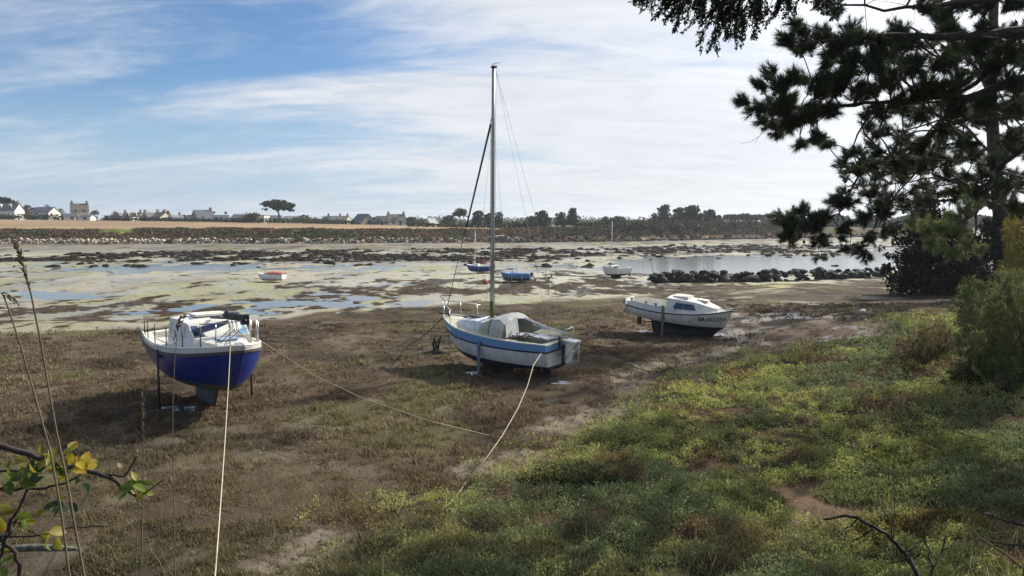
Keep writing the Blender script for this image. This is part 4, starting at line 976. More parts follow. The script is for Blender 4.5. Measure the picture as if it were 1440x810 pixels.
trees = [
 (6, 300, 277, 34, 360, 'broad', 'dark round tree behind the house at the left edge', DARK), (40, 300, 288, 22, 350, 'broad', 'thin bare brown tree left of the white garage house', ((.10,.08,.06),(.14,.11,.08))),
 (68, 300, 287, 10, 360, 'umbrella', 'tiny flat topped pine above the white garage house', PINE), (86, 305, 293, 14, 345, 'broad', 'dark bushy tree left of the tall cream house', DARK),
 (134, 306, 295, 11, 325, 'umbrella', 'windblown pine right of the tall cream house', PINE), (163, 306, 297, 17, 350, 'broad', 'brown tree behind the flat roofed white house', ((.06,.045,.03),(.09,.07,.04))),
 (203, 307, 300, 7, 340, 'cone', 'small dark conifer between two grey houses', DARK), (233, 306, 296, 20, 360, 'broad', 'dark tree behind the pale stone house', DARK),
 (356, 313, 297, 23, 318, 'bush', 'reddish brown rounded tree beside the terracotta house', RED), (392, 313, 281, 34, 318, 'umbrella', 'large umbrella pine standing above the village roofs', PINE),
 (427, 310, 302, 20, 330, 'broad', 'round olive tree right of the umbrella pine', OLIVE), (440, 311, 304, 18, 335, 'bush', 'grey green shrub by the far field edge', OLIVE),
 (458, 311, 303, 14, 340, 'broad', 'small dark tree left of the slate cottage', DARK), (527, 312, 305, 16, 350, 'broad', 'dark tree behind the slate barn gable', DARK),
 (578, 316, 305, 24, 330, 'broad', 'dark tree right of the white gabled house', DARK), (592, 316, 307, 18, 325, 'bush', 'olive thicket left of the small white gable', OLIVE),
 (632, 318, 303, 22, 300, 'broad', 'bushy dark tree right of the small white gable', DARK), (647, 318, 292.5, 21, 290, 'umbrella', 'flat topped pine just left of the tall mast', PINE),
 (628, 318, 309, 20, 285, 'bush', 'pale olive bush under the flat topped pine', OLIVE), (655, 321, 312, 16, 280, 'bush', 'yellow green bush left of the tall mast', OLIVE),
 (673, 323, 296, 20, 268, 'broad', 'dense dark evergreen left against the tall mast', DARK), (688, 323, 299, 18, 270, 'broad', 'dark evergreen right behind the tall mast', DARK), (701, 323, 297, 16, 272, 'broad', 'dark evergreen just right of the tall mast', DARK),
 (716, 322, 308, 20, 280, 'bush', 'pale green scrub right of the evergreen clump', OLIVE), (735, 323, 309, 20, 262, 'bush', 'dark low scrub left of the twin dark trees', DARK),
 (747, 323, 303, 18, 265, 'broad', 'olive tree at the left side of a dark round tree', OLIVE), (763, 324, 296, 25, 258, 'broad', 'dark round tree above the shoreline hedge', DARK),
 (789, 324, 298, 19, 256, 'broad', 'dark tree left beside the pointed conifer', DARK), (805, 325, 292, 22, 254, 'cone', 'dark pointed conifer on the far bank', DARK), (822, 326, 312, 24, 248, 'bush', 'rounded dark bush right of the pointed conifer', DARK),
 (838, 326, 309, 22, 252, 'bush', 'pale grey green bush on the far bank', OLIVE), (851, 325, 304, 15, 256, 'broad', 'small round dark tree left of the thin boat mast', DARK), (868, 326, 304, 24, 252, 'broad', 'olive green tree right of the thin boat mast', OLIVE),
 (880, 328, 315, 26, 244, 'bush', 'dark bush below the olive green tree', DARK), (900, 325, 313, 26, 262, 'bush', 'brown grey scrub on top of the bank', ((.07,.06,.035),(.10,.085,.045))),
 (920, 323, 299, 15, 268, 'broad', 'lower dark pine at the left of the tall bank pine', PINE), (933, 322, 287.5, 22, 268, 'pine', 'tall dark pine with ragged top on the far bank', PINE), (955, 322, 291, 20, 266, 'broad', 'left half of the broad dark cypress on the far bank', PINE),
 (972, 322, 288.5, 30, 264, 'broad', 'broad dark cypress, widest tree on the far bank', PINE), (997, 324, 294, 22, 266, 'broad', 'dark tree leaning off the right of the broad cypress', PINE), (1008, 326, 302, 20, 272, 'broad', 'brownish tree right of the broad cypress', ((.05,.042,.025),(.07,.06,.03))),
 (1027, 328, 301, 24, 300, 'umbrella', 'first flat topped pine of the hazy pine row', PINE), (1045, 328, 300.5, 26, 305, 'umbrella', 'second flat topped pine of the hazy pine row', PINE), (1064, 327, 301.5, 24, 310, 'umbrella', 'third flat topped pine of the hazy pine row above the stone house', PINE), (1080, 327, 299, 14, 312, 'umbrella', 'last thin pine of the hazy pine row', PINE),
 (1035, 330, 314, 24, 296, 'bush', 'scrub under the hazy pine row', DARK), (1092, 329, 313, 26, 296, 'bush', 'dark scrub right of the grey stone house', DARK), (1130, 329, 306, 40, 320, 'broad', 'far wood edge tree seen under the near pine branches', PINE), (1175, 329, 303, 44, 325, 'broad', 'far oak seen beneath the hanging pine branch', PINE), (1225, 329, 304, 50, 330, 'broad', 'far tree behind the dark shore shrub', PINE), (1290, 330, 302, 60, 330, 'broad', 'far round tree seen past the pine trunk', PINE), (1370, 330, 304, 60, 330, 'broad', 'far tree at the right end of the opposite shore', PINE)]
for i, t in enumerate(trees): far_tree(t[0], t[1], t[2], t[3], t[4], t[5], t[6], cols=t[7], seed=i)
# bushes hugging the bank between px 870 and 1090, and a far wood closing the horizon
g = np.random.default_rng(8); ells = []
for px in np.linspace(880, 1130, 46):
    y = float(shore(np.array([(px-720)/F*230]), np.array([230.]))[0])+g.uniform(4, 16); x = (px-720)/F*y; ells.append((x, y, gz(x, y)+.5, g.uniform(1.8, 3.6), 2, g.uniform(1.2, 2.6)))
V, Fq, C_ = leaf_cloud(ells, 7000, .6, (.035, .035, .020), (.075, .065, .035), rng=g, shell=.4)
tag(np_obj('bank_scrub', V, Fq, M_leaf, cols=C_), 'low grey brown scrub covering the right far bank', 'scrub', kind='stuff')
ells = []
for px in np.linspace(-900, 2400, 420):
    y = g.uniform(520, 900); x = (px-720)/F*y; hh = g.uniform(4, 7.5)*np.interp(px, [-900, 300, 700, 2400], [.8, .8, 1.0, 1.2]); ells.append((x, y, gz(x, y)+hh*.4, g.uniform(7, 16), 8, hh*.6))
V, Fq, C_ = leaf_cloud(ells, 80000, 1.0, (.022, .034, .020), (.045, .055, .028), rng=g, shell=.4)
tag(np_obj('distant_woods', V, Fq, M_leaf, cols=C_), 'hazy line of distant woods along the horizon', 'woods', kind='stuff')
# ------------------------------------------------------------------ weed covered rocks on the flats
def blobs(P, S, g, nu=7, nv=4):
    """many small squashed lumpy stones -> one mesh; P (n,3), S (n,3)"""
    th = np.linspace(.12, math.pi*.62, nv); ph = np.arange(nu)*2*math.pi/nu
    T = np.array([(math.sin(a)*math.cos(b), math.sin(a)*math.sin(b), math.cos(a)) for a in th for b in ph])
    Ft = np.array([(j*nu+i, (j+1)*nu+i, (j+1)*nu+(i+1) % nu, j*nu+(i+1) % nu) for j in range(nv-1) for i in range(nu)]+[(0, i, i+1, i+1 if i+2 >= nu else i+2) for i in range(1, nu-1, 2)])
    n = len(P); Vv = T[None]*(1+.28*g.normal(size=(n, len(T), 1))*.6)*S[:, None, :]
    a = g.random(n)*6.28; ca, sa = np.cos(a)[:, None], np.sin(a)[:, None]
    X_, Y_ = Vv[..., 0]*ca-Vv[..., 1]*sa, Vv[..., 0]*sa+Vv[..., 1]*ca
    Vv = np.stack([X_, Y_, Vv[..., 2]], -1)+P[:, None, :]
    Fq = Ft[None]+(np.arange(n)*len(T))[:, None, None]
    return Vv.reshape(-1, 3), Fq.reshape(-1, 4), len(T)
g = np.random.default_rng(33)
M_weed = mat('seaweed', attr='Col', rough=.9, var=.3, scale=6, bump=.03, bscale=14, spec=.06)
def scatter_weed(name, label, n, p0, p1, y0, y1, test, size, zs, cmin):
    px = g.uniform(p0, p1, n); py = g.uniform(y0, y1, n)
    zg = -1.15; dd = (CAMZ-zg)*F/(py-315); x = (px-720)/F*dd; y = dd
    for _ in range(4):
        z = terrain_z(x, y); dd = (CAMZ-z)*F/np.maximum(py-315, 1); x = (px-720)/F*dd; y = dd
    z = terrain_z(x, y); c, w = land_colour(x, y, z); k = test(px, py, c, x, y, z)
    x, y, z = x[k], y[k], z[k]; nn = len(x)
    s = size*(.5+1.0*g.random(nn)**2)*(y/90)**.35
    S = np.stack([s*(1+.8*g.random(nn)), s*(.8+.5*g.random(nn)), s*zs*(.5+.8*g.random(nn))], 1)
    V, Fq, tn = blobs(np.stack([x, y, z-.02], 1), S, g)
    cc = np.array(cmin)[None]*(.6+.9*g.random((nn, 1)))+np.array((.012, .008, 0))[None]*g.random((nn, 1))
    print(name, nn)
    return tag(np_obj(name, V, Fq, M_weed, cols=np.repeat(cc, tn, 0)), label, 'seaweed', kind='stuff')
dark = lambda px, py, c, x, y, z: (c.sum(1) < .17) & (z > WATER-.05)
scatter_weed('seaweed_rocks', 'band of dark weed covered rocks below the far shore', 14000, -40, 1180, 343, 376, dark, .36, .55, (.022, .018, .016))
scatter_weed('seaweed_mats', 'dark brown seaweed mats strewn over the sand flats', 22000, -40, 1100, 376, 470, dark, .22, .16, (.050, .034, .022))
scatter_weed('stranded_wrack', 'small dark lumps of stranded weed on the brown marsh', 4200, -40, 1340, 396, 800, lambda px, py, c, x, y, z: (green_edge(x, y) < .4) & ((py > 430) | (px > 860)) & (vnoise(x/1.7+5, y/1.7) > .45), .075, .30, (.035, .026, .018))
# dark boulders at the foot of the right bank
x, y, z, px, off = strip_points(900, 690, 1240, -7, 1.6, g)
nn = len(x); s = .25+.5*g.random(nn)**2
V, Fq, tn = blobs(np.stack([x, y, z], 1), np.stack([s*1.3, s, s*.8], 1), g)
tag(np_obj('shore_rubble', V, Fq, M_weed, cols=np.repeat(np.array((.045, .038, .032))[None]*(.5+1.0*g.random((nn, 1))), tn, 0)), 'dark rubble at the foot of the right far bank', 'rubble', kind='stuff')
# ------------------------------------------------------------------ rock jetty: every boulder its own object
M_rock = mat('jetty_rock', (.050, .046, .044), rough=.9, col2=(.022, .020, .019), scale=2.5, bump=.06, bscale=4)
rocks = []
for k in range(7):
    bm = bmesh.new(); bmesh.ops.create_icosphere(bm, subdivisions=2, radius=1); rg = random.Random(50+k)
    dirs = [Vector((rg.gauss(0, 1), rg.gauss(0, 1), rg.gauss(0, 1))).normalized() for _ in range(8)]
    for v in bm.verts:
        c = v.co.normalized(); q = 1.0
        for d_ in dirs: q = min(q, .66/max(.25, c.dot(d_))) if c.dot(d_) > .60 else q
        v.co = c*q*(1+rg.uniform(-.04, .04))
    me = bpy.data.meshes.new('boulder'); bm.to_mesh(me); bm.free(); me.materials.append(M_rock); rocks.append(me)
rg = random.Random(77); jl = [drop(918, 398), drop(1100, 396), drop(1300, 389)]
for i in range(300):
    u = rg.random(); p = jl[0].lerp(jl[1], u*2) if u < .5 else jl[1].lerp(jl[2], u*2-1)
    lay = rg.choice((0, 0, 1, 1, 2, 2)); endf = min(1, (u+.02)*22)
    if lay == 2 and u < .05: lay = 0
    o = bpy.data.objects.new('boulder', rocks[i % 7]); COL.objects.link(o)
    s = (.20+.50*rg.random()**1.6)*(1-.1*lay)
    yy = p.y+rg.uniform(-.75, .75)*(1-.42*lay)+.9; xx = p.x+rg.uniform(-.3, .3)
    o.location = (xx, yy, gz(xx, yy)+s*.35+lay*.36*endf); o.scale = (s*rg.uniform(1, 1.5), s*rg.uniform(.8, 1.2), s*rg.uniform(.6, .85)); o.rotation_euler = (rg.uniform(-.4, .4), rg.uniform(-.4, .4), rg.uniform(0, 6.28))
    tag(o, 'dark boulder piled in the long rock jetty', 'boulder', 'boulders of the rock jetty')
# ------------------------------------------------------------------ small boats on the flats
def small_hull(L, B, h, draft, mats, parent, wl=.3, name='hull', bow=.12):
    H = Hull(L, ([0, .3, .6, .85, .95, 1], [B*.38, B*.48, B*.5, B*.33, B*.16, .02]), ([0, .5, 1], [h, h*.97, h*1.18]), ([0, .3, .6, .85, 1], [draft+.1, draft, draft-.02, draft+.04, draft+.22]), ([0, .6, 1], [.5, .55, 1.1]), rb=L*.09, rs=.05,
             wl=lambda t: wl, st=lambda t: H.sheer(t)-.08)
    H.build(mats, parent, nt=16); return H
def place_small(r, px, py, ang, dz=0):
    p = drop(px, py); r.location = (p.x, p.y, p.z+dz); r.rotation_euler = (0, 0, ang); return p
# open dinghy under an orange cover
rd = empty('rowing_dinghy', label='small white dinghy with faded orange cover lying on the sand', cat='boat')
H = small_hull(2.9, 1.25, .74, .10, [M_antik, M_dwhite, M_dwhite], rd, wl=.24)
H.deck(M_dwhite, rd, cock=(.06, .75), depth=.35, inner=.85, nt=14)
m = MB(); rg = random.Random(3)
secs = [[(x, w*math.cos(a), .76+hh*math.sin(a)+.03*math.sin(5*a+x*7)) for a in [math.pi*i/8 for i in range(9)]] for x, w, hh in ((-1.5, .35, .14), (-1.1, .55, .24), (-.5, .62, .27), (.1, .60, .22), (.55, .4, .08))]
m.loft(secs); part('cover', m, mat('orange_cover', (.52, .13, .07), rough=.8, col2=(.42, .20, .14), scale=5), rd)
m = MB(); m.box((-.72, -.62, .42), (.10, .05, .75)); part('rudder', m, M_black, rd)
place_small(rd, 381, 396, R(168))
# small blue sailing dinghy with mast and red sail cover
rs_ = empty('sailing_dinghy', label='small blue hulled sailing boat with thin mast and red sail cover', cat='boat')
M_blue2 = mat('hull_blue', (.03, .07, .26), rough=.4)
H = small_hull(3.3, 1.5, .86, .12, [M_blue2, M_blue2, M_dwhite], rs_, wl=.3)
H.deck(M_dwhite, rs_, cock=(.06, .5), depth=.3, inner=.8, nt=14)
m = MB(); m.loft([ph_sec(.05, .5, .42, .84, 1.05), ph_sec(.8, .4, .3, .86, 1.0)], sm=False); m.poly(ph_sec(.05, .5, .42, .84, 1.05)[::-1]); m.poly(ph_sec(.8, .4, .3, .86, 1.0)); part('cuddy', m, M_dwhite, rs_)
m = MB(); m.tube([(.5, 0, .9), (.5, 0, 5.0)], [.05, .035], 6); part('mast', m, M_dwhite, rs_)
m = MB(); m.tube([(.45, 0, 1.45), (-.4, 0, 1.4), (-1.4, 0, 1.3)], [.09, .1, .06], 7); part('sail_cover', m, mat('red_cover', (.22, .025, .045), rough=.8), rs_)
m = MB(); m.box((-1.85, .2, .75), (.28, .3, .5)); m.box((-1.75, .2, .35), (.10, .1, .6)); part('outboard', m, M_black, rs_)
place_small(rs_, 674, 383.5, R(165))
# blue open motor boat with tilted outboard
rm = empty('motor_boat', label='light blue open motor boat with dark outboard on the flats right of the tall mast', cat='boat')
H = small_hull(3.7, 1.55, 1.0, .12, [M_antik, mat('hull_pale_blue', (.13, .23, .40), rough=.4), M_ltblue], rm, wl=.46)
H.deck(M_ltblue, rm, cock=(.05, .68), depth=.4, inner=.85, nt=14)
m = MB(); m.slab([(.5, -.5, .98), (.5, .5, .98), (.3, .45, 1.32), (.3, -.45, 1.32)], .03); part('windscreen', m, M_sky_glass, rm)
outboard(rm, M_black, M_dark, -2.05, .05, .85, .95, .55)
m = MB(); m.tube([(-.3, .55, .95), (-.3, .55, 2.0)], .018, 5); part('staff', m, M_dark, rm)
for x in (.2, -1.0):
    m = MB(); p = H.Px(x, .9, 1, .02); m.tube([p, (p.x+.02, p.y+.1, .05)], .03, 6); part('leg', m, M_dwhite, rm)
place_small(rm, 725, 396.5, R(163)); rm.scale = (.85,)*3
# white small yacht with thin mast
ry = empty('small_yacht', label='small white yacht with thin pale mast and dark keel beyond the rock jetty tip', cat='boat')
H = small_hull(3.2, 1.5, 1.05, .20, [M_antik, M_white, M_white], ry, wl=.42)
H.deck(M_white, ry, cock=(.06, .45), depth=.3, inner=.8, nt=14)
m = MB(); m.loft([ph_sec(-.15, .5, .4, 1.02, 1.3), ph_sec(.7, .42, .3, 1.02, 1.22)], sm=False); m.poly(ph_sec(-.15, .5, .4, 1.02, 1.3)[::-1]); m.poly(ph_sec(.7, .42, .3, 1.02, 1.22)); c_b = part('cabin', m, M_white, ry)
m = MB(); m.box((.3, .48, 1.14), (.4, .03, .1)); part('window', m, M_glass, c_b)
m = MB(); m.tube([(.55, 0, 1.1), (.5, 0, 5.9)], [.04, .025], 6); part('mast', m, M_dwhite, ry)
m = MB(); m.box((0, 0, .18), (1.1, .1, .4)); part('keel', m, M_antik, ry)
m = MB(); m.box((-1.62, 0, .5), (.22, .05, .7)); part('rudder', m, M_black, ry)
place_small(ry, 866, 390.5, R(200))
# posts, buoys, poles
m = MB(); m.tube([(0, 0, -.2), (.02, 0, 1.35)], .035, 6); m.tube([(-.18, .1, -.2), (-.18, .1, 1.5), (-.26, .1, 2.0)], .02, 5); m.ball((.04, 0, 1.25), (.13, .1, .15), 7, 5, jit=.25); m.ball((.28, 0, 1.45), (.09, .09, .12), 7, 5, jit=.25); m.tube([(.02, 0, 1.25), (.3, 0, 1.4)], .025, 5); m.tube([(.1, 0, 1.1), (.75, 0, -.1)], .015, 5)
o = part('mooring_post', m, mat('weedy_post', (.10, .095, .075), rough=.9)); o.location = drop(771, 412); tag(o, 'weedy wooden mooring post with braces standing on the flats', 'post')
m = MB(); m.ball((0, 0, .2), .25, 12, 8); m.tube([(0, 0, .4), (0, 0, .55)], .05, 6); o = part('mooring_buoy', m, mat('orange_buoy', (.42, .11, .05), rough=.6)); o.location = drop(682, 399); tag(o, 'faded orange mooring buoy left of the tall mast foot', 'buoy')
m = MB(); m.tube([(0, 0, -.2), (-.55, 0, 1.7)], .03, 6); o = part('leaning_stake', m, M_rope_d); o.location = drop(920, 385); tag(o, 'thin dark stake leaning left of the rock jetty tip', 'stake')
m = MB(); m.ball((0, 0, .07), (.15, .12, .10), 10, 6, jit=.1); o = part('white_buoy', m, M_white); o.location = drop(1213, 440); tag(o, 'white buoy lying in the shaded mud near the jetty root', 'buoy')
m = MB(); rg = random.Random(5)
for k in range(4): m.tube([(rg.uniform(-.2, .2), rg.uniform(-.1, .1), -.05), (rg.uniform(-.15, .2), 0, .3), (rg.uniform(-.1, .25), 0, .50+.12*rg.random())], [.05, .04, .02], 5)
m.ball((0, 0, .03), (.45, .3, .07), 9, 5, jit=.3)
o = part('weedy_stump', m, mat('weed_dark', (.025, .02, .016), rough=.9)); o.location = drop(612, 496); tag(o, 'dark seaweed hung stump left of the sailing boat bow', 'stump')
# ------------------------------------------------------------------ low vegetation of the saltings (stuff)
M_marsh = mat('marsh_plants', attr='Col', rough=.8, var=.12, scale=4, trans=.32, spec=.15)
def wedge(n, y0, y1, g, half=.80, p=1.0):
    u = g.random(n); y = (y0**(1-p)+u*(y1**(1-p)-y0**(1-p)))**(1/(1-p)) if p != 1 else y0*(y1/y0)**u
    return g.uniform(-half, half, n)*y, y
def blades(x, y, z, h, wd, lean, nb, col, g, jit=.25):
    n = len(x); k = nb
    bx = np.repeat(x, k)+g.normal(size=n*k)*np.repeat(h, k)*.5; by = np.repeat(y, k)+g.normal(size=n*k)*np.repeat(h, k)*.5; bz = np.repeat(z, k)-.01
    hh = np.repeat(h, k)*(.5+.8*g.random(n*k)); a = g.random(n*k)*6.283; w = np.repeat(wd, k)
    lx, ly = g.normal(size=n*k)*lean*hh, g.normal(size=n*k)*lean*hh
    B1 = np.stack([bx-w*np.cos(a), by-w*np.sin(a), bz], 1); B2 = np.stack([bx+w*np.cos(a), by+w*np.sin(a), bz], 1)
    T1 = np.stack([bx+lx+w*.5*np.cos(a), by+ly+w*.5*np.sin(a), bz+hh], 1); T2 = np.stack([bx+lx-w*.5*np.cos(a), by+ly-w*.5*np.sin(a), bz+hh*.98], 1)
    V = np.stack([B1, B2, T1, T2], 1).reshape(-1, 3)
    c = np.repeat(col, k, 0)*(1+jit*g.normal(size=(n*k, 1)))
    return V, np.arange(4*n*k).reshape(-1, 4), np.repeat(np.clip(c, .004, 1), 4, 0)
def leaves(x, y, z, rad, hgt, nl, ls, col, g, jit=.3):
    """little succulent leaf clumps: nl leaves round each point"""
    n = len(x); k = nl; N_ = n*k
    d = g.normal(size=(N_, 3)); d /= np.linalg.norm(d, axis=1)[:, None]; d[:, 2] = np.abs(d[:, 2])
    P = np.stack([np.repeat(x, k), np.repeat(y, k), np.repeat(z, k)], 1)+d*np.stack([np.repeat(rad, k), np.repeat(rad, k), np.repeat(hgt, k)], 1)*(g.random((N_, 1))**.4)
    a = d*.5+g.normal(size=(N_, 3))*.5+np.array((0, 0, .55)); a /= np.linalg.norm(a, axis=1)[:, None]
    b_ = np.cross(a, g.normal(size=(N_, 3))); b_ /= np.linalg.norm(b_, axis=1)[:, None]
    s = np.repeat(ls, k)[:, None]*(.6+.8*g.random((N_, 1)))
    V = np.stack([P-b_*s*.10, P+a*s*.5-b_*s*.24, P+a*s, P+a*s*.5+b_*s*.24], 1).reshape(-1, 3)
    c = np.repeat(col, k, 0)*(1+jit*g.normal(size=(N_, 1)))
    return V, np.arange(4*N_).reshape(-1, 4), np.repeat(np.clip(c, .004, 1), 4, 0)
def pick(c1, c2, t): return np.array(c1)[None]*(1-t[:, None])+np.array(c2)[None]*t[:, None]
g = np.random.default_rng(101)
# brown saltings: short upright glasswort stems gone brown
x, y = wedge(120000, 8.6, 41, g, .82, 1.1); ge = green_edge(x, y); z = terrain_z(x, y); px, py = proj(x, y, z)
cl = fbm(x/.34+3, y/.34, 3)*.6+fbm(x/1.3+9, y/1.3, 3)*.4
dens = ss(.34, .58, cl)*np.clip(1.15-1.2*ss(.60, .76, fbm(x/.9+4, y/.9, 4)), .1, 1)*ss(1.8, -.6, ge+1.6*(fbm(x, y, 2)-.5))*(1-.75*np.exp(-((px-1110)/140)**2-((py-462)/36)**2))
edge = np.interp(px, [-200, 0, 200, 380, 480, 620, 760, 880, 1000, 1120, 1250, 1600], [472, 468, 462, 448, 438, 428, 424, 418, 406, 400, 394, 390])
chan = np.exp(-((ge+.45+.9*(fbm(x/.9+4, y/.9, 4)-.5))/.5)**2)*ss(.34, .52, fbm(x/1.3+8, y/1.3, 3))*ss(34, 26, y); dens = dens*ss(-4, 12, py-edge)*(1-.72*np.clip(chan*1.2, 0, 1))
k = g.random(len(x)) < dens; x, y, z, cl = x[k], y[k], z[k], cl[k]
t1 = ss(.40, .62, fbm(x/3.1, y/3.1, 4)); t2 = ss(.50, .70, fbm(x/2.2+30, y/2.2, 4)); t3 = ss(.55, .75, fbm(x/.8+60, y/.8, 3))
gn = ss(14, 9.5, y)*.5
c = pick((.205, .150, .097), (.118, .087, .062), t1); c = c*(1-t2[:, None]*.75)+np.array((.22, .215, .10))*t2[:, None]*.75; c = c*(1-t3[:, None]*.6)+np.array((.34, .275, .18))*t3[:, None]*.6
c = c*(1-gn[:, None])+np.array((.17, .165, .075))*gn[:, None]
hgt = (.022+.038*g.random(len(x)))*(.5+1.5*ss(.40, .66, cl))*(1+.3*t2)
V, Fq, C_ = blades(x, y, z, hgt, .0058*np.maximum(1, y/11), .5, 9, c, g, jit=.32)
tag(np_obj('brown_glasswort', V, Fq, M_marsh, cols=C_), 'short brown glasswort stems covering the muddy salting', 'salt marsh plants', kind='stuff')
# green salting: sea purslane and samphire clumps
x, y = wedge(60000, 7.6, 30, g, .85, 1.3); ge = green_edge(x, y); z = terrain_z(x, y); px, py = proj(x, y, z)
nm = fbm(x/1.1+8, y/1.1, 4); bare = ss(.62, .72, nm)
bp = np.exp(-(((px-1165)/120)**2+((py-716)/34)**2))
hn = .55*fbm(x/.42+70, y/.42, 3)+.45*fbm(x/1.1+20, y/1.1, 3)
gs = ge+2.2*(nm-.5)+1.4*(fbm(x/3+44, y/3, 3)-.5)-1.6*ss(16, 24, y)
k = (gs > -.6) & (g.random(len(x)) < ss(-.7, 1.6, gs)*.85+.15) & (g.random(len(x)) < ss(.34, .50, hn)+.22) & (g.random(len(x)) > bare*.75) & (bp*(.3+1.3*fbm(x/.9+4, y/.9, 4)) < .42); x, y, z = x[k], y[k], z[k]; nm = nm[k]; hn = hn[k]
hum = .21*ss(.42, .62, hn)
t1 = ss(.38, .62, fbm(x/2.4+12, y/2.4, 4)); t2 = ss(.56, .72, fbm(x/1.4+90, y/1.4, 3)); t3 = ss(.60, .74, fbm(x/.9+33, y/.9, 3))
c = pick((.40, .425, .135), (.21, .25, .115), t1); t4 = ss(.50, .62, fbm(x/.7+21, y/.7, 3)); c = c*(1-t4[:, None]*.55)+np.array((.10, .125, .06))*t4[:, None]*.55; c = c*(1-t2[:, None]*.5)+np.array((.36, .30, .11))*t2[:, None]*.5; c = c*(1-t3[:, None]*.7)+np.array((.17, .085, .055))*t3[:, None]*.7
V, Fq, C_ = leaves(x, y, z+hum*.55, .07+.06*g.random(len(x)), .05+.06*g.random(len(x))+hum*.5, 18, .036*np.maximum(1, y/13)*(.8+.4*g.random(len(x))), c, g)
tag(np_obj('sea_purslane', V, Fq, M_marsh, cols=C_), 'yellow green carpet of sea purslane and samphire', 'salt marsh plants', kind='stuff')
# straw coloured fine grass scattered over the green part and the near bank
x, y = wedge(9000, 6.0, 16, g, .9, 1.2); z = terrain_z(x, y); nn = fbm(x/1.5+3, y/1.5, 3); k = nn > .5; x, y, z = x[k], y[k], z[k]
V, Fq, C_ = blades(x, y, z, .12+.16*g.random(len(x)), .0022+0*x, .45, 5, pick((.20, .18, .075), (.32, .26, .15), g.random(len(x))), g)
tag(np_obj('dry_grass', V, Fq, M_marsh, cols=C_), 'thin dry grass blades among the green plants', 'grass', kind='stuff')
x, y = wedge(420, 6.2, 10, g, .78, 1.0); k = x > -1.5; x, y = x[k], y[k]; z = terrain_z(x, y)
V, Fq, C_ = blades(x, y, z, .25+.3*g.random(len(x)), .0022+0*x, .35, 3, pick((.30, .25, .15), (.42, .35, .22), g.random(len(x))), g)
tag(np_obj('dry_stems', V, Fq, M_marsh, cols=C_), 'scattered pale dry stems rising from the near bank', 'grass', kind='stuff')
# taller purslane mound by the pale channel
def mound(px, py, rx, ry, h, n, c1, c2, label, name='purslane_mound', ls=.045):
    p = drop(px, py); r = np.sqrt(g.random(n)); a = g.random(n)*6.283
    x, y = p.x+rx*r*np.cos(a), p.y+ry*r*np.sin(a); z = terrain_z(x, y)+h*np.sqrt(np.clip(1-r**2, 0, 1))*(.6+.5*fbm(x/.3, y/.3, 2))
    V, Fq, C_ = leaves(x, y, z-.05, .09+0*x, .09+0*x, 12, ls+0*x, pick(c1, c2, g.random(n)), g)
    return tag(np_obj(name, V, Fq, M_marsh, cols=C_), label, 'low shrub', 'purslane mounds')
mound(808, 668, .95, .55, 0.22, 1500, (.17, .18, .07), (.11, .13, .06), 'rounded green mound beside the pale muddy channel')
mound(1005, 700, 1.1, .8, 0.13, 1100, (.17, .20, .08), (.24, .25, .09), 'dark green mound in the pine shade')
mound(1265, 690, 1.3, .8, 0.16, 1300, (.16, .19, .08), (.23, .25, .09), 'dull green mound behind the bare brown patch')
mound(1290, 745, .9, .5, 0.16, 1300, (.20, .16, .04), (.12, .10, .04), 'yellowing low bush behind the dead branch')
mound(1340, 640, 1.5, .9, 0.17, 1500, (.17, .19, .05), (.23, .24, .06), 'bright green hummock at the right of the salting')
# puddles caught under the boats
wm2 = mat('puddle', (.05, .06, .06), rough=.03, var=.05, spec=.5)
def puddle(px, py, rx, ry, dz=.0):
    p = drop(px, py); rg = random.Random(int(px)); P = []
    for i in range(22):
        a = 2*math.pi*i/22; k = 1+.22*math.sin(3*a+px)+.12*rg.uniform(-1, 1); P.append((rx*k*math.cos(a), ry*k*math.sin(a), 0))
    zs = terrain_z(np.array([p.x+q[0]*.8 for q in P]+[p.x]), np.array([p.y+q[1]*.8 for q in P]+[p.y]))
    m = MB(); m.poly(P); o = m.build('puddle', wm2); o.location = (p.x, p.y, float(np.percentile(zs, 35))+.004+dz*.5); return tag(o, kind='structure')
puddle(262, 576, .30, .28, .03); puddle(232, 574, .3, .1, .02); puddle(672, 527, .40, .45, .03); puddle(788, 538, .45, .2, -.005); puddle(915, 466, .6, .5, .03); puddle(1003, 471, .8, .45, .03)
# ------------------------------------------------------------------ pines, cypress and shrubs on the right
M_needle = mat('pine_needles', attr='Col', rough=.6, var=.15, scale=3, trans=.32, spec=.25)
M_pbark = mat('pine_bark', (.050, .035, .026), rough=.95, col2=(.022, .017, .014), scale=7, streak=4, bump=.03, bscale=10)
def needles(P, D, n, ln, wd, stem, c1, c2, g):
    """needle brushes at points P with directions D"""
    N_ = len(P)*n; p = np.repeat(P, n, 0); d = np.repeat(D, n, 0)
    q = g.normal(size=(N_, 3)); q -= d*np.sum(q*d, 1)[:, None]; q /= np.linalg.norm(q, axis=1)[:, None]
    t = g.random((N_, 1)); base = p-d*stem*t
    v = d*(.55+.6*(1-t))+q*(.45+.45*t)*(.5+.7*g.random((N_, 1))); v /= np.linalg.norm(v, axis=1)[:, None]
    L_ = ln*(.7+.5*g.random((N_, 1))); s = np.cross(v, g.normal(size=(N_, 3))); s /= np.linalg.norm(s, axis=1)[:, None]
    V = np.stack([base-s*wd, base+s*wd, base+v*L_], 1).reshape(-1, 3)
    tt = np.repeat(g.random(len(P)), n)[:, None]; c = np.array(c1)*(1-tt)+np.array(c2)*tt; c = c*(1+.25*g.normal(size=(N_, 1)))
    return V, np.arange(3*N_).reshape(-1, 3), np.repeat(np.clip(c, .003, 1), 3, 0)
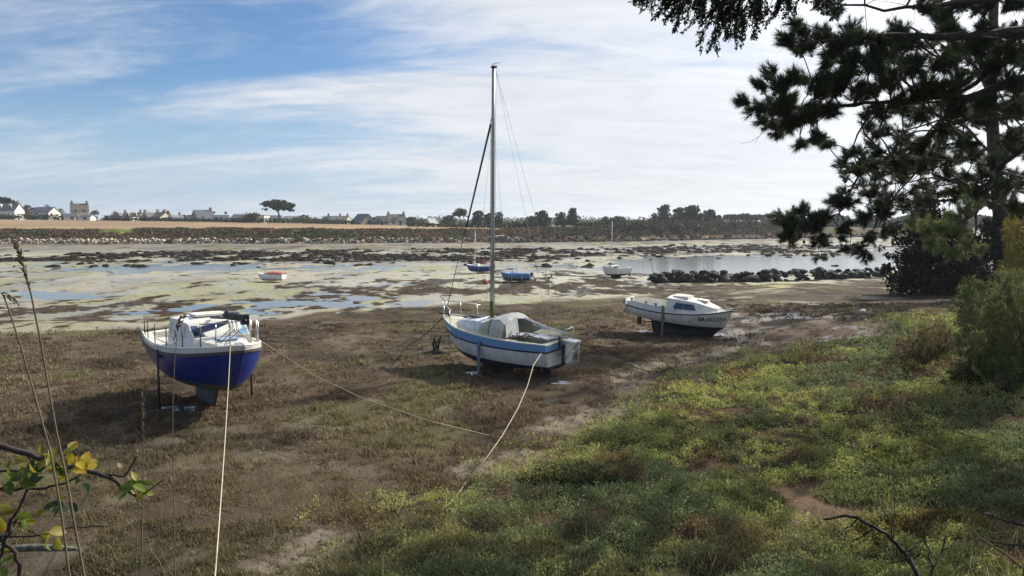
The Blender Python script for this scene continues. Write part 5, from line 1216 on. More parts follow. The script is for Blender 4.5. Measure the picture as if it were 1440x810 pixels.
def bend(a, b, g, k=.12, n=5):
    a, b = np.array(a), np.array(b); L_ = np.linalg.norm(b-a); o = g.normal(size=3)*k*L_
    return [tuple(a+(b-a)*t+o*math.sin(math.pi*t)) for t in np.linspace(0, 1, n)]
def pine(name, label, foot, trunk, tr, limbs, blobs_, nl, ln, wd, c1, c2, seed, per=1.0, depthvar=.9, stem=.10, lit_cols=None, dead=0):
    """trunk: list of points; limbs: lists of (px,py,depth,radius); blobs: (px,py,r,depth[,c]) foliage clumps"""
    g = np.random.default_rng(seed); root = empty(name, foot, label=label, cat='tree', group='trees on the right bank')
    O = np.array(foot); m = MB(); m.tube([tuple(np.array(p)-O) for p in trunk], tr, 12); part('trunk', m, M_pbark, root)
    nodes = []; tk = [np.array(p) for p in trunk]
    for a, b in zip(tk[:-1], tk[1:]): nodes += [(a+(b-a)*t, .06) for t in np.linspace(.3, 1, 6)]
    for lm in limbs:
        P = [np.array(at(q[0], q[1], q[2])) for q in lm]; rr = [q[3] for q in lm]
        st = min(tk, key=lambda p: np.linalg.norm(p-P[0])+ (2 if p[2] > P[0][2]+.6 else 0)); P = [st]+P; rr = [rr[0]*1.15]+rr
        Q = []; rq = []
        for i in range(len(P)-1):
            for t in np.linspace(0, 1, 6)[:-1 if i < len(P)-2 else None]:
                Q.append(P[i]+(P[i+1]-P[i])*t+g.normal(size=3)*.018*np.linalg.norm(P[i+1]-P[i])*math.sin(math.pi*t)); rq.append(rr[i]+(rr[i+1]-rr[i])*t)
        m = MB(); m.tube([tuple(p-O) for p in Q], rq, 8); part('limb', m, M_pbark, root)
        nodes += [(p, r_) for p, r_ in zip(Q[3:], rq[3:])]
    NP = np.array([n_[0] for n_ in nodes]); NRr = np.array([n_[1] for n_ in nodes])
    Pc = []; Dc = []; Cc = []; m = MB()
    for bl in blobs_:
        px, py, r, dp = bl[:4]; c = np.array(at(px, py, dp+g.normal()*depthvar*.5)); R_ = r/F*dp
        i = int(np.argmin(np.linalg.norm(NP-c, axis=1)+NRr*3)); b0 = NP[i]
        tw = bend(b0-O, c-O, g, .10); rb = min(NRr[i]*.6, .012+.010*np.linalg.norm(c-b0)); m.tube(tw, [rb*(1-.6*t)+.003 for t in np.linspace(0, 1, 5)], 5, cap=False)
        main = c-b0; main = main/max(1e-6, np.linalg.norm(main))
        k = max(3, int(per*(r/18)**2*9))
        for _ in range(k):
            q = g.normal(size=3); q = q/np.linalg.norm(q)*g.random()**.45*R_*np.array((1.0, 1.1, .85)); p = c+q
            d = main*.55+q/R_*.75+np.array((0, 0, .25))+g.normal(size=3)*.25; d /= np.linalg.norm(d)
            Pc.append(p); Dc.append(d); Cc.append(bl[4] if len(bl) > 4 else 0)
            if g.random() < .6: m.tube([tuple(c-O-main*R_*.5), tuple((c+p)/2-O+g.normal(size=3)*.03*R_), tuple(p-O-d*stem*.6)], [.006*dp/12, .005*dp/12, .004*dp/12], 3, cap=False)
    for _ in range(dead):      # bare twigs
        i = int(g.integers(len(NP))); d = g.normal(size=3); d[2] -= .2; L_ = g.uniform(.4, 1.3); e = NP[i]+d/np.linalg.norm(d)*L_
        tw = bend(NP[i]-O, e-O, g, .15); m.tube(tw, [.008, .007, .006, .004, .002], 3, cap=False)
        if g.random() < .5: m.ball(tw[2], (.035, .035, .05), 6, 5)
        e2 = np.array(tw[2])+g.normal(size=3)*.3; m.tube([tw[2], tuple(e2)], [.005, .002], 3, cap=False)
    part('twigs', m, M_pbark, root)
    Pc, Dc, Cc = np.array(Pc)-O, np.array(Dc), np.array(Cc)
    out = []
    for ci, (a, b) in enumerate([(c1, c2)]+(lit_cols or [])):
        k = Cc == ci
        if k.any(): out.append(needles(Pc[k], Dc[k], nl, ln, wd, stem, a, b, g))
    V, Fq, C_ = join(out); np_obj('crown', V, Fq, M_needle, root, C_)
    return root
gA = random.Random(12)
DK = 12.6
ba = []
def dz_(py, d): return d*float(np.interp(py, [120, 220], [1.12, 1.30]))
def bl(px, py, r, d=DK, c=0, raw=False): ba.append((px, py, r, d if raw else dz_(py, d), c))
for q in ((1105,55,14),(1125,42,15),(1135,64,15),(1160,50,17),(1185,60,18),(1210,52,18),(1235,62,18),(1165,80,14),(1200,88,18),(1228,92,20),(1190,105,18),
          (1080,100,14),(1070,115,13),(1096,118,17),(1120,105,16),(1150,122,19),(1180,118,19),(1210,128,20),(1045,142,13),(1060,152,17),(1085,150,19),(1110,142,20),(1075,170,15),(1090,188,13),(1115,170,19),(1140,160,20),(1168,150,18),(1145,192,15),(1163,203,11),(1124,203,11),
          (1250,112,20),(1280,62,19),(1290,95,20),(1310,120,20),(1270,142,17),(1335,85,18),(1352,112,20),(1395,92,20),(1425,115,20),(1365,62,14),(1412,70,16),(1440,150,18),(1390,145,18),
          (1160,6,15),(1178,14,10),(1300,8,16),(1328,18,17),(1352,4,17),(1382,10,18),(1424,6,15),(1322,28,8), (1200,214,9),(1228,235,12),(1262,232,15),(1292,205,16),(1322,182,16),(1352,202,16),(1422,192,16),(1296,160,18),(1345,160,16),(1232,190,10),(1240,160,16)): bl(*q)
for q in ((1095,302,9),(1110,312,14),(1128,292,12),(1116,330,14),(1136,318,17),(1148,340,12),(1163,302,14),(1186,326,10),(1207,350,13),(1180,285,14),(1210,312,13),(1224,338,11),(1242,296,15),(1250,324,12),(1150,365,6)): bl(*q, 14.6)
for q in ((1290,312,16),(1305,322,18),(1325,318,16),(1345,305,18),(1362,290,16),(1375,282,12),(1320,345,16),(1340,355,15),(1308,342,13),(1362,345,16),(1378,352,10),(1352,325,14)): bl(*q, 13.6, 1)  # clump with paler needles: its sunlit look is put into the colour
rg = random.Random(44)
for q in list(ba):
    if q[1] > 270 and q[4] == 0: bl(q[0]+rg.uniform(-9, 9), q[1]+rg.uniform(-9, 9), q[2]*1.15, q[3]+rg.uniform(-.8, .8), 0, True)
    if q[2] > 9 and q[4] == 0 and q[0] > 1085: bl(q[0]+rg.uniform(-17, 17), q[1]+rg.uniform(-13, 13), q[2]*rg.uniform(.7, 1), q[3]+rg.uniform(-.5, 1.6), 0, True)
for _ in range(26): bl(rg.uniform(1250, 1440), rg.uniform(30, 150), rg.uniform(13, 18), rg.uniform(12.6, 15))
for _ in range(20): bl(rg.uniform(1370, 1445), rg.uniform(150, 300), rg.uniform(11, 17), rg.uniform(13.6, 17))
for _ in range(34): bl(rg.uniform(1175, 1300), rg.uniform(195, 300), rg.uniform(8, 13), rg.uniform(13.4, 15.5))
for _ in range(26): bl(rg.uniform(1270, 1445), rg.uniform(215, 300), rg.uniform(9, 14), rg.uniform(14, 17))
for _ in range(22): bl(rg.uniform(1200, 1440), rg.uniform(150, 240), rg.uniform(10, 15), rg.uniform(13.6, 16))
for _ in range(12):      # unseen crown above and right of the picture, added for its shadow
    bl(rg.uniform(1460, 1800), rg.uniform(-420, -60), rg.uniform(22, 34), rg.uniform(11, 15))
for _ in range(4): bl(rg.uniform(1180, 1450), rg.uniform(-200, -30), rg.uniform(20, 30), rg.uniform(11.5, 15))
def over(px, py, h):      # where to add foliage so its shadow falls on a spot of the salting
    p = drop(px, py); q = Vector((p.x, p.y, p.z))+sd*(h/sd.z); a = proj(*q); return a[0], a[1], q.y
for px, py, h in ((1280,662,7.4),(1330,672,7.2),(1390,690,7.5),(1340,700,7.5),(1160,800,7),(1390,780,7.1),(1040,720,7)):
    a = over(px, py, h); bl(a[0], a[1], 24, a[2], 0, True)
Lm = [[(1500, 22, 12.6, .13), (1440, 44, 12.6, .095), (1387, 50, 12.6, .08), (1330, 52, 12.6, .06), (1242, 50, 12.5, .035), (1150, 58, 12.3, .014)],
      [(1520, 95, 12.8, .12), (1440, 111, 12.8, .085), (1360, 138, 12.7, .06), (1253, 143, 12.6, .035), (1165, 150, 12.5, .02), (1080, 152, 12.3, .01)],
      [(1520, 108, 13.6, .11), (1440, 138, 13.6, .075), (1330, 176, 13.8, .05), (1265, 214, 14.0, .035), (1207, 249, 14.3, .024), (1180, 300, 14.6, .016), (1130, 320, 14.6, .008)],
      [(1540, 160, 15.0, .10), (1460, 190, 15.2, .06), (1400, 240, 15.4, .05), (1372, 300, 14.0, .035), (1320, 330, 13.7, .015)],
      [(1540, 40, 13, .09), (1420, 80, 13.2, .05), (1340, 140, 13.4, .03), (1290, 240, 13.8, .02), (1240, 300, 14.4, .01)],
      [(1520, -60, 12.6, .12), (1400, 0, 12.4, .05), (1300, 10, 12.3, .03), (1160, 4, 12.2, .012)]]
Lm = [[(q[0], q[1], dz_(q[1], q[2]), q[3]*1.15) for q in l] for l in Lm]
xa, ya = 15.0, 16.4; za = gz(xa, ya)
pine('pine_tree', 'big near pine whose dark branches reach in from the right edge', (xa, ya, za), [(xa, ya, za-.2), (xa-.1, ya, 3), (xa-.4, ya+.1, 6), (xa-.2, ya, 8.5), (xa+.2, ya, 12)], [.40, .34, .30, .22, .08], Lm, ba, 76, .160, .0046, (.018, .030, .013), (.048, .066, .024), 5, per=2.9, stem=.17, lit_cols=[((.20, .24, .09), (.30, .34, .14))], dead=90)
# second pine, farther, with its trunk in view
bb = []
rg = random.Random(15); yb = 44.0
for q in ((1300,70,22),(1330,40,24),(1360,90,24),(1400,60,26),(1440,80,26),(1320,150,20),(1350,190,22),(1375,150,20),(1430,150,24),(1440,210,22),(1290,200,18),(1265,240,18),(1240,262,16),(1300,262,20),(1330,245,18),(1360,250,16),(1430,255,16),(1285,285,18),(1220,280,14),(1255,285,16),(1415,300,12),(1270,180,16),(1450,120,26),(1480,180,26),(1310,225,18),(1210,262,12),(1345,275,14),(1395,318,18),(1425,330,18),(1410,285,16),(1440,300,18),(1380,240,18),(1300,230,20),(1275,215,18),(1330,200,18),(1400,230,18),(1300,120,20),(1420,265,16),(1360,215,18),(1250,225,14)):
    for _ in range(4): bb.append((q[0]+rg.uniform(-12, 12), q[1]+rg.uniform(-9, 9), q[2]*.72, yb+rg.uniform(-2.5, 2.5), 1 if rg.random() < .35 else 0))  # some clumps get yellow green needles, painting them as sunlit
for _ in range(40): bb.append((rg.uniform(1290, 1560), rg.uniform(-260, 40), rg.uniform(20, 30), yb+rg.uniform(-3, 3), 0))
LB = [[(1360, 268, yb, .10), (1320, 272, yb, .07), (1270, 285, yb-.3, .03)], [(1350, 256, yb+.4, .09), (1310, 250, yb+.6, .05), (1240, 262, yb+.8, .02)], [(1430, 268, yb, .09), (1470, 285, yb, .04)], [(1420, 190, yb, .09), (1460, 160, yb, .04)], [(1360, 180, yb, .08), (1310, 160, yb, .04), (1280, 190, yb, .02)], [(1370, 90, yb, .08), (1320, 60, yb, .04)], [(1430, 90, yb, .08), (1470, 60, yb, .04)], [(1380, -40, yb, .08), (1340, -100, yb, .04)], [(1420, -60, yb, .08), (1480, -120, yb, .04)]]
pb = [at(1412, 420, yb), at(1407, 300, yb), at(1398, 220, yb), at(1394, 140, yb), at(1396, 40, yb), at(1402, -80, yb), at(1398, -200, yb)]
fb = (pb[0].x, yb, gz(pb[0].x, yb)-.1); pb[0].z = fb[2]
pine('pine_tree', 'tall pine with upright bare trunk standing behind the near branches', fb, [tuple(p) for p in pb], [.50, .40, .34, .30, .26, .2, .08], LB, bb, 34, .42, .017, (.018, .026, .012), (.034, .046, .018), 9, per=1.3, depthvar=1.8, stem=.3, lit_cols=[((.12, .135, .035), (.17, .17, .05))], dead=70)
# cypress sprays hanging into the top of the picture from an overhead bough
g = np.random.default_rng(61); yc = 7.5
fc_ = (7.6, 6.2, gz(7.6, 6.2)); rc = empty('cypress_tree', fc_, label='cypress with drooping dark sprays hanging into the top of the picture', cat='tree', group='trees on the right bank'); O = np.array(fc_)
m = MB(); m.tube([(0, 0, -.2), (.1, 0, 3), (-.1, .1, 6.0), (0, 0, 9)], [.28, .24, .2, .1], 10); part('trunk', m, M_pbark, rc)
bough = [np.array((7.5, 6.3, 7.6)), np.array(at(1260, -60, 7.2)), np.array(at(1130, -28, yc)), np.array(at(1010, -22, yc)), np.array(at(900, -14, yc))]
m = MB(); m.tube([tuple(p-O) for p in bough], [.09, .07, .04, .022, .008], 7); part('limb', m, M_pbark, rc)
segs = []; tips = [(905,2),(915,8),(930,14),(944,22),(955,30),(968,22),(975,34),(985,60),(998,70),(1005,62),(1013,40),(1020,58),(1030,52),(1036,44),(1044,58),(1050,36),(1060,48),(1068,30),(1078,22),(1086,30),(1095,12),(1108,16),(992,40),(950,6),(975,8),(1000,18),(1024,22),(1046,14),(940,4),(1062,10),(1030,4),(1010,2),(985,16),(1150,8),(1178,14),(962,12),(1120,6),(898,-4)]
m = MB(); Pl = []; Al = []
for tx, ty in tips:
    tip = np.array(at(tx, ty, yc+g.uniform(-.35, .35))); bx = tip[0]+g.uniform(.05, .35); 
    i = int(np.argmin([abs(b[0]-bx) for b in bough])); st = None
    for a, b in zip(bough[:-1], bough[1:]):
        if min(a[0], b[0]) <= bx <= max(a[0], b[0]): st = a+(b-a)*((bx-a[0])/(b[0]-a[0]))
    if st is None: st = bough[-1] if bx < bough[-1][0] else bough[1]
    path = [st+(tip-st)*t+np.array((0, 0, .12*math.sin(math.pi*t))) for t in np.linspace(0, 1, 6)]
    m.tube([tuple(p-O) for p in path], [.008, .007, .006, .005, .004, .003], 4, cap=False)
    dirv = (tip-st)/np.linalg.norm(tip-st)
    for k in range(15):      # side sprays along the last two thirds
        t = g.uniform(.3, 1); p = st+(tip-st)*t+np.array((0, 0, .12*math.sin(math.pi*t))); d = dirv*.7+g.normal(size=3)*.45+np.array((-.1, 0, -.55)); d /= np.linalg.norm(d); L_ = g.uniform(.07, .17)
        m.tube([tuple(p-O), tuple(p+d*L_-O)], [.004, .002], 3, cap=False)
        for j in range(34):
            u = g.random(); q = p+d*L_*u+g.normal(size=3)*.014*(1.2-u); a = d+g.normal(size=3)*.55; Pl.append(q-O); Al.append(a/np.linalg.norm(a))
part('twigs', m, M_pbark, rc)
Pl, Al = np.array(Pl), np.array(Al); n = len(Pl); b_ = np.cross(Al, g.normal(size=(n, 3))); b_ /= np.linalg.norm(b_, axis=1)[:, None]; s = .030*(.6+.8*g.random((n, 1)))
V = np.stack([Pl-b_*s*.12, Pl+Al*s*.5-b_*s*.22, Pl+Al*s, Pl+Al*s*.5+b_*s*.22], 1).reshape(-1, 3)
np_obj('crown', V, np.arange(4*n).reshape(-1, 4), M_needle, rc, np.repeat(pick((.012, .020, .010), (.026, .038, .014), g.random(n)), 4, 0))
# dark evergreen shrub at the landward end of the jetty
p = drop(1298, 414); r = empty('evergreen_shrub', p, label='large black green evergreen shrub at the landward end of the rock jetty', cat='shrub'); rg = random.Random(6); g = np.random.default_rng(66); m = MB()
def sh(px, py, rp, dy=0):
    q = at(px, py, p.y+dy); return (q.x-p.x, dy, q.z-p.z, rp/F*p.y, rp/F*p.y, rp/F*p.y*.8)
ells = [sh(*q) for q in ((1300,395,34),(1270,398,26),(1330,398,34),(1300,360,34),(1325,350,34),(1275,365,20),(1290,330,26),(1318,315,28),(1300,300,22),(1265,340,12),(1350,375,28),(1345,330,24),(1250,360,9),(1245,378,10),(1238,350,6),(1262,318,10),(1310,280,16),(1370,390,30),(1400,400,30,-2),(1380,360,24,-1),(1405,345,26,-5),(1432,355,28,-5),(1395,318,16,-5),(1425,315,18,-5),(1370,345,20,-5))]
m.tube([(0, 0, -.1), (.1, 0, 2), (.0, 0, 5)], [.2, .15, .05], 7); part('trunk', m, M_bark, r)
V, Fq, C_ = leaf_cloud(ells, 20000, .2, (.006, .010, .006), (.018, .024, .012), rng=g, shell=.5, droop=.6, aspect=.6); np_obj('crown', V, Fq, M_leaf, r, C_)
# tamarisks: feathery plumes
def tamarisk(base, plumes, label, c1, c2, seed, ls=.05, nleaf=90, name='tamarisk_shrub', grp='tamarisk shrubs on the right bank', plen=.75):
    """plumes: (px,py,depth) tips; each a drooping feather of fine leaves"""
    g = np.random.default_rng(seed); r = empty(name, base, label=label, cat='shrub', group=grp); O = np.array(base); m = MB(); Pl = []; Al = []; Cl = []
    tips = np.array([at(*q) for q in plumes]); cen = np.array((tips[:, 0].mean(), tips[:, 1].mean(), O[2]+.25*(tips[:, 2].mean()-O[2])))
    for i in range(14):
        e = tips[g.integers(len(tips))]; s0 = O+np.array((g.uniform(-.6, .6), g.uniform(-.4, .4), -.05)); m.tube([tuple(s0-O), tuple((s0*.4+e*.6)-O+np.array((0, 0, .2))), tuple(e-O)], [.03, .018, .005], 5, cap=False)
    for tip in tips:
        out = tip-cen; out /= max(.3, np.linalg.norm(out)); d0 = out*.55+np.array((0, 0, .85))+g.normal(size=3)*.35; d0 /= np.linalg.norm(d0)
        L_ = plen*g.uniform(.6, 1.3); st = tip-d0*L_*.85-np.array((out[0], out[1], 0))*L_*.3
        mid = st+d0*L_*.6+np.array((0, 0, .12*L_)); ts = np.linspace(0, 1, 5)
        path = [(1-t)**2*st+2*t*(1-t)*mid+t*t*tip for t in ts]; m.tube([tuple(q-O) for q in path], [.006, .005, .004, .003, .002], 3, cap=False)
        tc_ = g.random(); t = g.random(nleaf)**.75
        q = ((1-t)**2)[:, None]*st+(2*t*(1-t))[:, None]*mid+(t*t)[:, None]*tip
        d = 2*(1-t)[:, None]*(mid-st)+2*t[:, None]*(tip-mid); d /= np.linalg.norm(d, axis=1)[:, None]
        a = d*.55+g.normal(size=(nleaf, 3))*.6; a /= np.linalg.norm(a, axis=1)[:, None]
        Pl.append(q+g.normal(size=(nleaf, 3))*.06*L_*(1.35-t)[:, None]-O); Al.append(a); Cl.append((np.array(c1)*(1-tc_)+np.array(c2)*tc_)[None]*(.7+.6*g.random((nleaf, 1))))
    part('stem', m, M_bark, r)
    Pl, Al, Cl = np.concatenate(Pl), np.concatenate(Al), np.concatenate(Cl); n = len(Pl); b_ = np.cross(Al, g.normal(size=(n, 3))); b_ /= np.linalg.norm(b_, axis=1)[:, None]; s = ls*(.6+1.0*g.random((n, 1)))
    V = np.stack([Pl-b_*s*.08, Pl+Al*s*.6-b_*s*.15, Pl+Al*s*1.5, Pl+Al*s*.6+b_*s*.15], 1).reshape(-1, 3)
    np_obj('foliage', V, np.arange(4*n).reshape(-1, 4), M_marsh, r, np.repeat(Cl, 4, 0)); return r
rg = random.Random(31)
def inside(poly, n, d0, d1):
    xs = [q[0] for q in poly]; ys = [q[1] for q in poly]; out = []
    while len(out) < n:
        a, b = rg.uniform(min(xs), max(xs)), rg.uniform(min(ys), max(ys)); c = False
        for (x1, y1), (x2, y2) in zip(poly, poly[1:]+poly[:1]):
            if (y1 > b) != (y2 > b) and a < (x2-x1)*(b-y1)/(y2-y1)+x1: c = not c
        if c: out.append((a, b, rg.uniform(d0, d1)))
    return out
pt = drop(1420, 545)
tamarisk((pt.x, pt.y, gz(pt.x, pt.y)), inside([(1338, 425), (1352, 395), (1400, 382), (1445, 372), (1500, 372), (1500, 540), (1420, 548), (1368, 528), (1345, 475)], 420, pt.y-1.0, pt.y+1.6), 'large feathery green tamarisk at the right edge', (.19, .21, .08), (.11, .14, .055), 3, nleaf=70, ls=.065)
pt = drop(1350, 535)
tamarisk((pt.x, pt.y, gz(pt.x, pt.y)), inside([(1325, 540), (1335, 505), (1365, 480), (1400, 470), (1440, 480), (1440, 548), (1380, 556)], 170, pt.y-.7, pt.y+.7), 'low tamarisk growth in front of the large feathery one, shade put into its dark colour', (.085, .105, .045), (.06, .08, .035), 4)  # darker leaf colours paint the shade low on the tamarisk
pt = drop(1430, 470)
tamarisk((pt.x, pt.y, gz(pt.x, pt.y)), inside([(1402, 400), (1406, 350), (1412, 305), (1440, 285), (1490, 285), (1490, 400)], 170, pt.y-1, pt.y+1), 'yellowing autumn tamarisk behind the green one', (.27, .20, .05), (.20, .19, .055), 5, ls=.07)
pt = drop(1300, 508)
tamarisk((pt.x, pt.y, gz(pt.x, pt.y)), inside([(1245, 506), (1258, 474), (1285, 455), (1320, 448), (1352, 470), (1356, 505), (1300, 512)], 200, pt.y-.8, pt.y+.8), 'small grey green tamarisk seedling bush left of the large one', (.19, .19, .085), (.17, .125, .07), 6, nleaf=60, plen=.5)
# ------------------------------------------------------------------ ropes
def rope(pts, r, m_, label, name='mooring_rope', sag=0.0, tail=()):
    pts = [Vector(p) for p in pts]; P = []
    for a, b in zip(pts[:-1], pts[1:]):
        n = max(3, int((b-a).length/.5))
        for i in range(n): t = i/n; q = a.lerp(b, t); q.z -= sag*4*t*(1-t)*(b-a).length*.1; P.append(q)
    P.append(pts[-1]); m = MB(); m.tube(P, r, 6); o = part(name, m, m_)
    return tag(o, label, 'rope')
def on(px, py, lift=.02): p = drop(px, py); p.z += lift; return p
b1 = T1 @ (H1.P(.965, H1.sheer(.965), -1, .0)+Vector((0, 0, .03))); b1p = T1 @ (H1.P(.78, H1.sheer(.78), 1, .03)+Vector((0, 0, .0)))
e_ = (275-720)/F*4.6
rope([b1, (e_, 4.6, gz(e_, 4.6))], .0062, M_rope_w, 'white mooring rope running from the blue boat bow down to the bottom edge', sag=.12)
rope([b1p, at(440, 527, 16.2), at(510, 560, 14.9), at(600, 591, 13.6)], .009, M_rope_b, 'tan mooring rope slanting right from the blue boat across the brown marsh', name='stern_line')
rope([at(600, 591, 13.6), on(690, 614), on(800, 628), on(890, 633)], .008, M_rope_b, 'thin rope end lying on the mud beyond the tan mooring rope', name='ground_line')
s2 = T2 @ H2.P(.02, H2.st(.02), 1, .03)
rope([s2, at(750, 514, 18.8), at(742, 542, 17.2), at(728, 575, 15.7), at(706, 613, 14.3), at(684, 644, 13.4), on(660, 673), on(640, 702), on(618, 722)], .0085, M_rope_w, 'pale rope curving from the sailing boat stern to the near salting')
rope([T2 @ Vector((-2.4, -.6, 1.2)), at(842, 493, 21.8), on(880, 513), on(914, 524)], .014, M_rope_d, 'dark rope from the sailing boat stern lying to the right on the mud')
rope([T2 @ (bt+Vector((-.05, 0, -.05))), at(600, 469, 24.0), on(570, 490), on(540, 497)], .015, M_rope_d, 'dark anchor rope from the sailing boat bow to the mud on the left')
rope([T3 @ H3.P(.02, 1.1, -1, .02), at(868, 452, 31.3), on(850, 466)], .015, M_rope_b, 'short rope from the white cabin boat stern to the mud')
rope([T3 @ H3.P(.98, 1.0, -1, .02), at(1029, 462, 29.0), on(1040, 484), on(1082, 499)], .013, M_rope_b, 'pale rope from the white cabin boat bow trailing over wet mud')
# ------------------------------------------------------------------ bramble in the lower left corner
M_twig = mat('dark_twig', (.035, .026, .020), rough=.9, var=.3, scale=30)
M_rose = mat('bramble_leaf', attr='Col', rough=.5, var=.18, scale=30, trans=.45, spec=.35)
fr = (-2.6, 2.75, gz(-2.6, 2.75)); rb_ = empty('bramble', fr, label='leafy bramble sprays with yellowing leaves reaching in from the lower left corner', cat='plant'); O = Vector(fr); g = np.random.default_rng(71)
FD = 2.7
def spray(pts, r0, r1, mt=M_twig):
    m = MB(); P = [at(a, b, FD+(c if len(q) > 2 else 0))-O for q in pts for a, b, c in [q if len(q) > 2 else (*q, 0)]]
    Q = []
    for i in range(len(P)-1):
        for t in (0, .33, .66): Q.append(P[i].lerp(P[i+1], t)+Vector(g.normal(size=3)*.0025))
    Q.append(P[-1]); m.tube(Q, [lerp(r0, r1, i/(len(Q)-1)) for i in range(len(Q))], 6); return part('stem', m, mt, rb_)
k_ = FD/F
for pts, a, b in (([(-90, 612), (0, 627), (29, 635), (52, 643), (78, 652), (124, 662), (156, 671), (179, 688), (193, 698)], 4.6, 2.4), ([(-90, 690), (0, 687), (34, 687), (62, 686), (91, 680), (114, 667)], 3.0, 1.3), ([(140, 666), (171, 670), (184, 660), (190, 648), (192, 639)], 1.8, .9),
                  ([(39, 688), (29, 711), (16, 732), (8, 760), (-20, 900)], 1.8, 2.2), ([(193, 698), (207, 691), (232, 674)], 1.4, .7), ([(50, 692), (62, 697), (72, 700)], 1, .6), ([(-60, 730), (0, 757), (16, 771), (26, 792), (34, 850)], 3.2, 3.0), ([(-20, 755), (34, 755), (67, 750), (104, 741), (153, 740)], 1.6, .8), ([(-30, 664), (0, 662), (25, 662)], 2.6, 1.6), ([(40, 640), (48, 655), (58, 648), (66, 640)], 1.2, .7), ([(-5, 800), (4, 770), (12, 735)], 1.5, 1.0), ([(16, 732), (34, 742), (60, 757)], 1.2, .6)):
    spray(pts, a*k_, b*k_)
m = MB(); P = [at(a, b, FD+.15)-O for a, b in ((-30, 776), (15, 772), (50, 770), (80, 771), (108, 772))]; m.tube(P, [6*k_, 5.5*k_, 5.5*k_, 5*k_, 3*k_], 9)
part('lichen_branch', m, mat('lichen_bark', (.16, .17, .14), rough=1, col2=(.05, .055, .045), scale=38, bump=.01, bscale=50), rb_)
def leaf_mesh(c, n, u, L_, w, cup=.25):
    """one oval leaf folded along its midrib"""
    n = n/np.linalg.norm(n); u = u-n*np.dot(u, n); u /= np.linalg.norm(u); v = np.cross(n, u)
    ts = (0, .18, .4, .65, .85, 1); ws = (.05, .62, 1, .88, .5, .0); P = []
    for t, q in zip(ts, ws):
        for s_ in (-1, 0, 1): P.append(c+u*L_*t+v*w*.5*q*s_+n*(abs(s_)*cup*w*q*.4-.18*L_*t*t))
    Fs = [(i*3+j, i*3+j+1, i*3+j+4, i*3+j+3) for i in range(5) for j in (0, 1)]
    return np.array(P), np.array(Fs)
pals = {'y': ((.34, .30, .035), (.28, .27, .03)), 'b': ((.52, .40, .03), (.45, .36, .03)), 'g': ((.13, .20, .03), (.18, .24, .035)), 'd': ((.035, .075, .028), (.05, .09, .03)), 'p': ((.36, .37, .20), (.30, .30, .15))}
for px, py, n, pal, sz in ((60, 643, 5, 'y', 20), (72, 648, 5, 'y', 22), (92, 640, 4, 'y', 24), (106, 640, 2, 'b', 26), (118, 660, 5, 'b', 26), (100, 664, 3, 'b', 22), (30, 662, 5, 'g', 22), (45, 668, 4, 'y', 22), (8, 672, 4, 'g', 26), (24, 676, 3, 'g', 22), (85, 664, 5, 'g', 22), (80, 655, 3, 'd', 20), (5, 712, 4, 'g', 34), (2, 724, 3, 'y', 34), (46, 684, 3, 'd', 22), (72, 716, 3, 'd', 24), (92, 710, 3, 'd', 24), (76, 702, 2, 'y', 22), (30, 725, 4, 'g', 22), (42, 728, 3, 'y', 22), (62, 748, 2, 'y', 28), (75, 755, 2, 'y', 26), (38, 746, 2, 'g', 22), (66, 762, 2, 'p', 18), (186, 684, 5, 'g', 24), (200, 682, 4, 'g', 22), (206, 690, 3, 'y', 20), (190, 680, 2, 'y', 20), (178, 662, 1, 'p', 16), (187, 663, 1, 'p', 16), (118, 678, 2, 'd', 22), (12, 792, 4, 'g', 24), (2, 782, 3, 'y', 22), (35, 650, 3, 'y', 20), (52, 660, 2, 'd', 22)):
    for i in range(n):
        c = np.array(at(px+g.uniform(-7, 7), py+g.uniform(-5, 5), FD+g.uniform(-.07, .07)))-np.array(O)
        nn = np.array((g.normal()*.6, -.75, .55+g.normal()*.5)); a = g.random()*6.28; u = np.array((math.cos(a), g.normal()*.3, math.sin(a)*.8+.15))
        L_ = sz*k_*g.uniform(.65, 1.0); V, Fq = leaf_mesh(c, nn, u, L_, L_*.62, cup=.5)
        t = g.random(); cl = np.array(pals[pal][0])*(1-t)+np.array(pals[pal][1])*t
        cc = np.repeat((cl*(.55+.4*g.random()))[None], len(V), 0); 
        if pal in 'yb' and g.random() < .5: cc[-6:] = cc[-6:]*np.array((.9, .6, .6))
        np_obj('leaf', V, Fq, M_rose, rb_, cc, smooth=True)
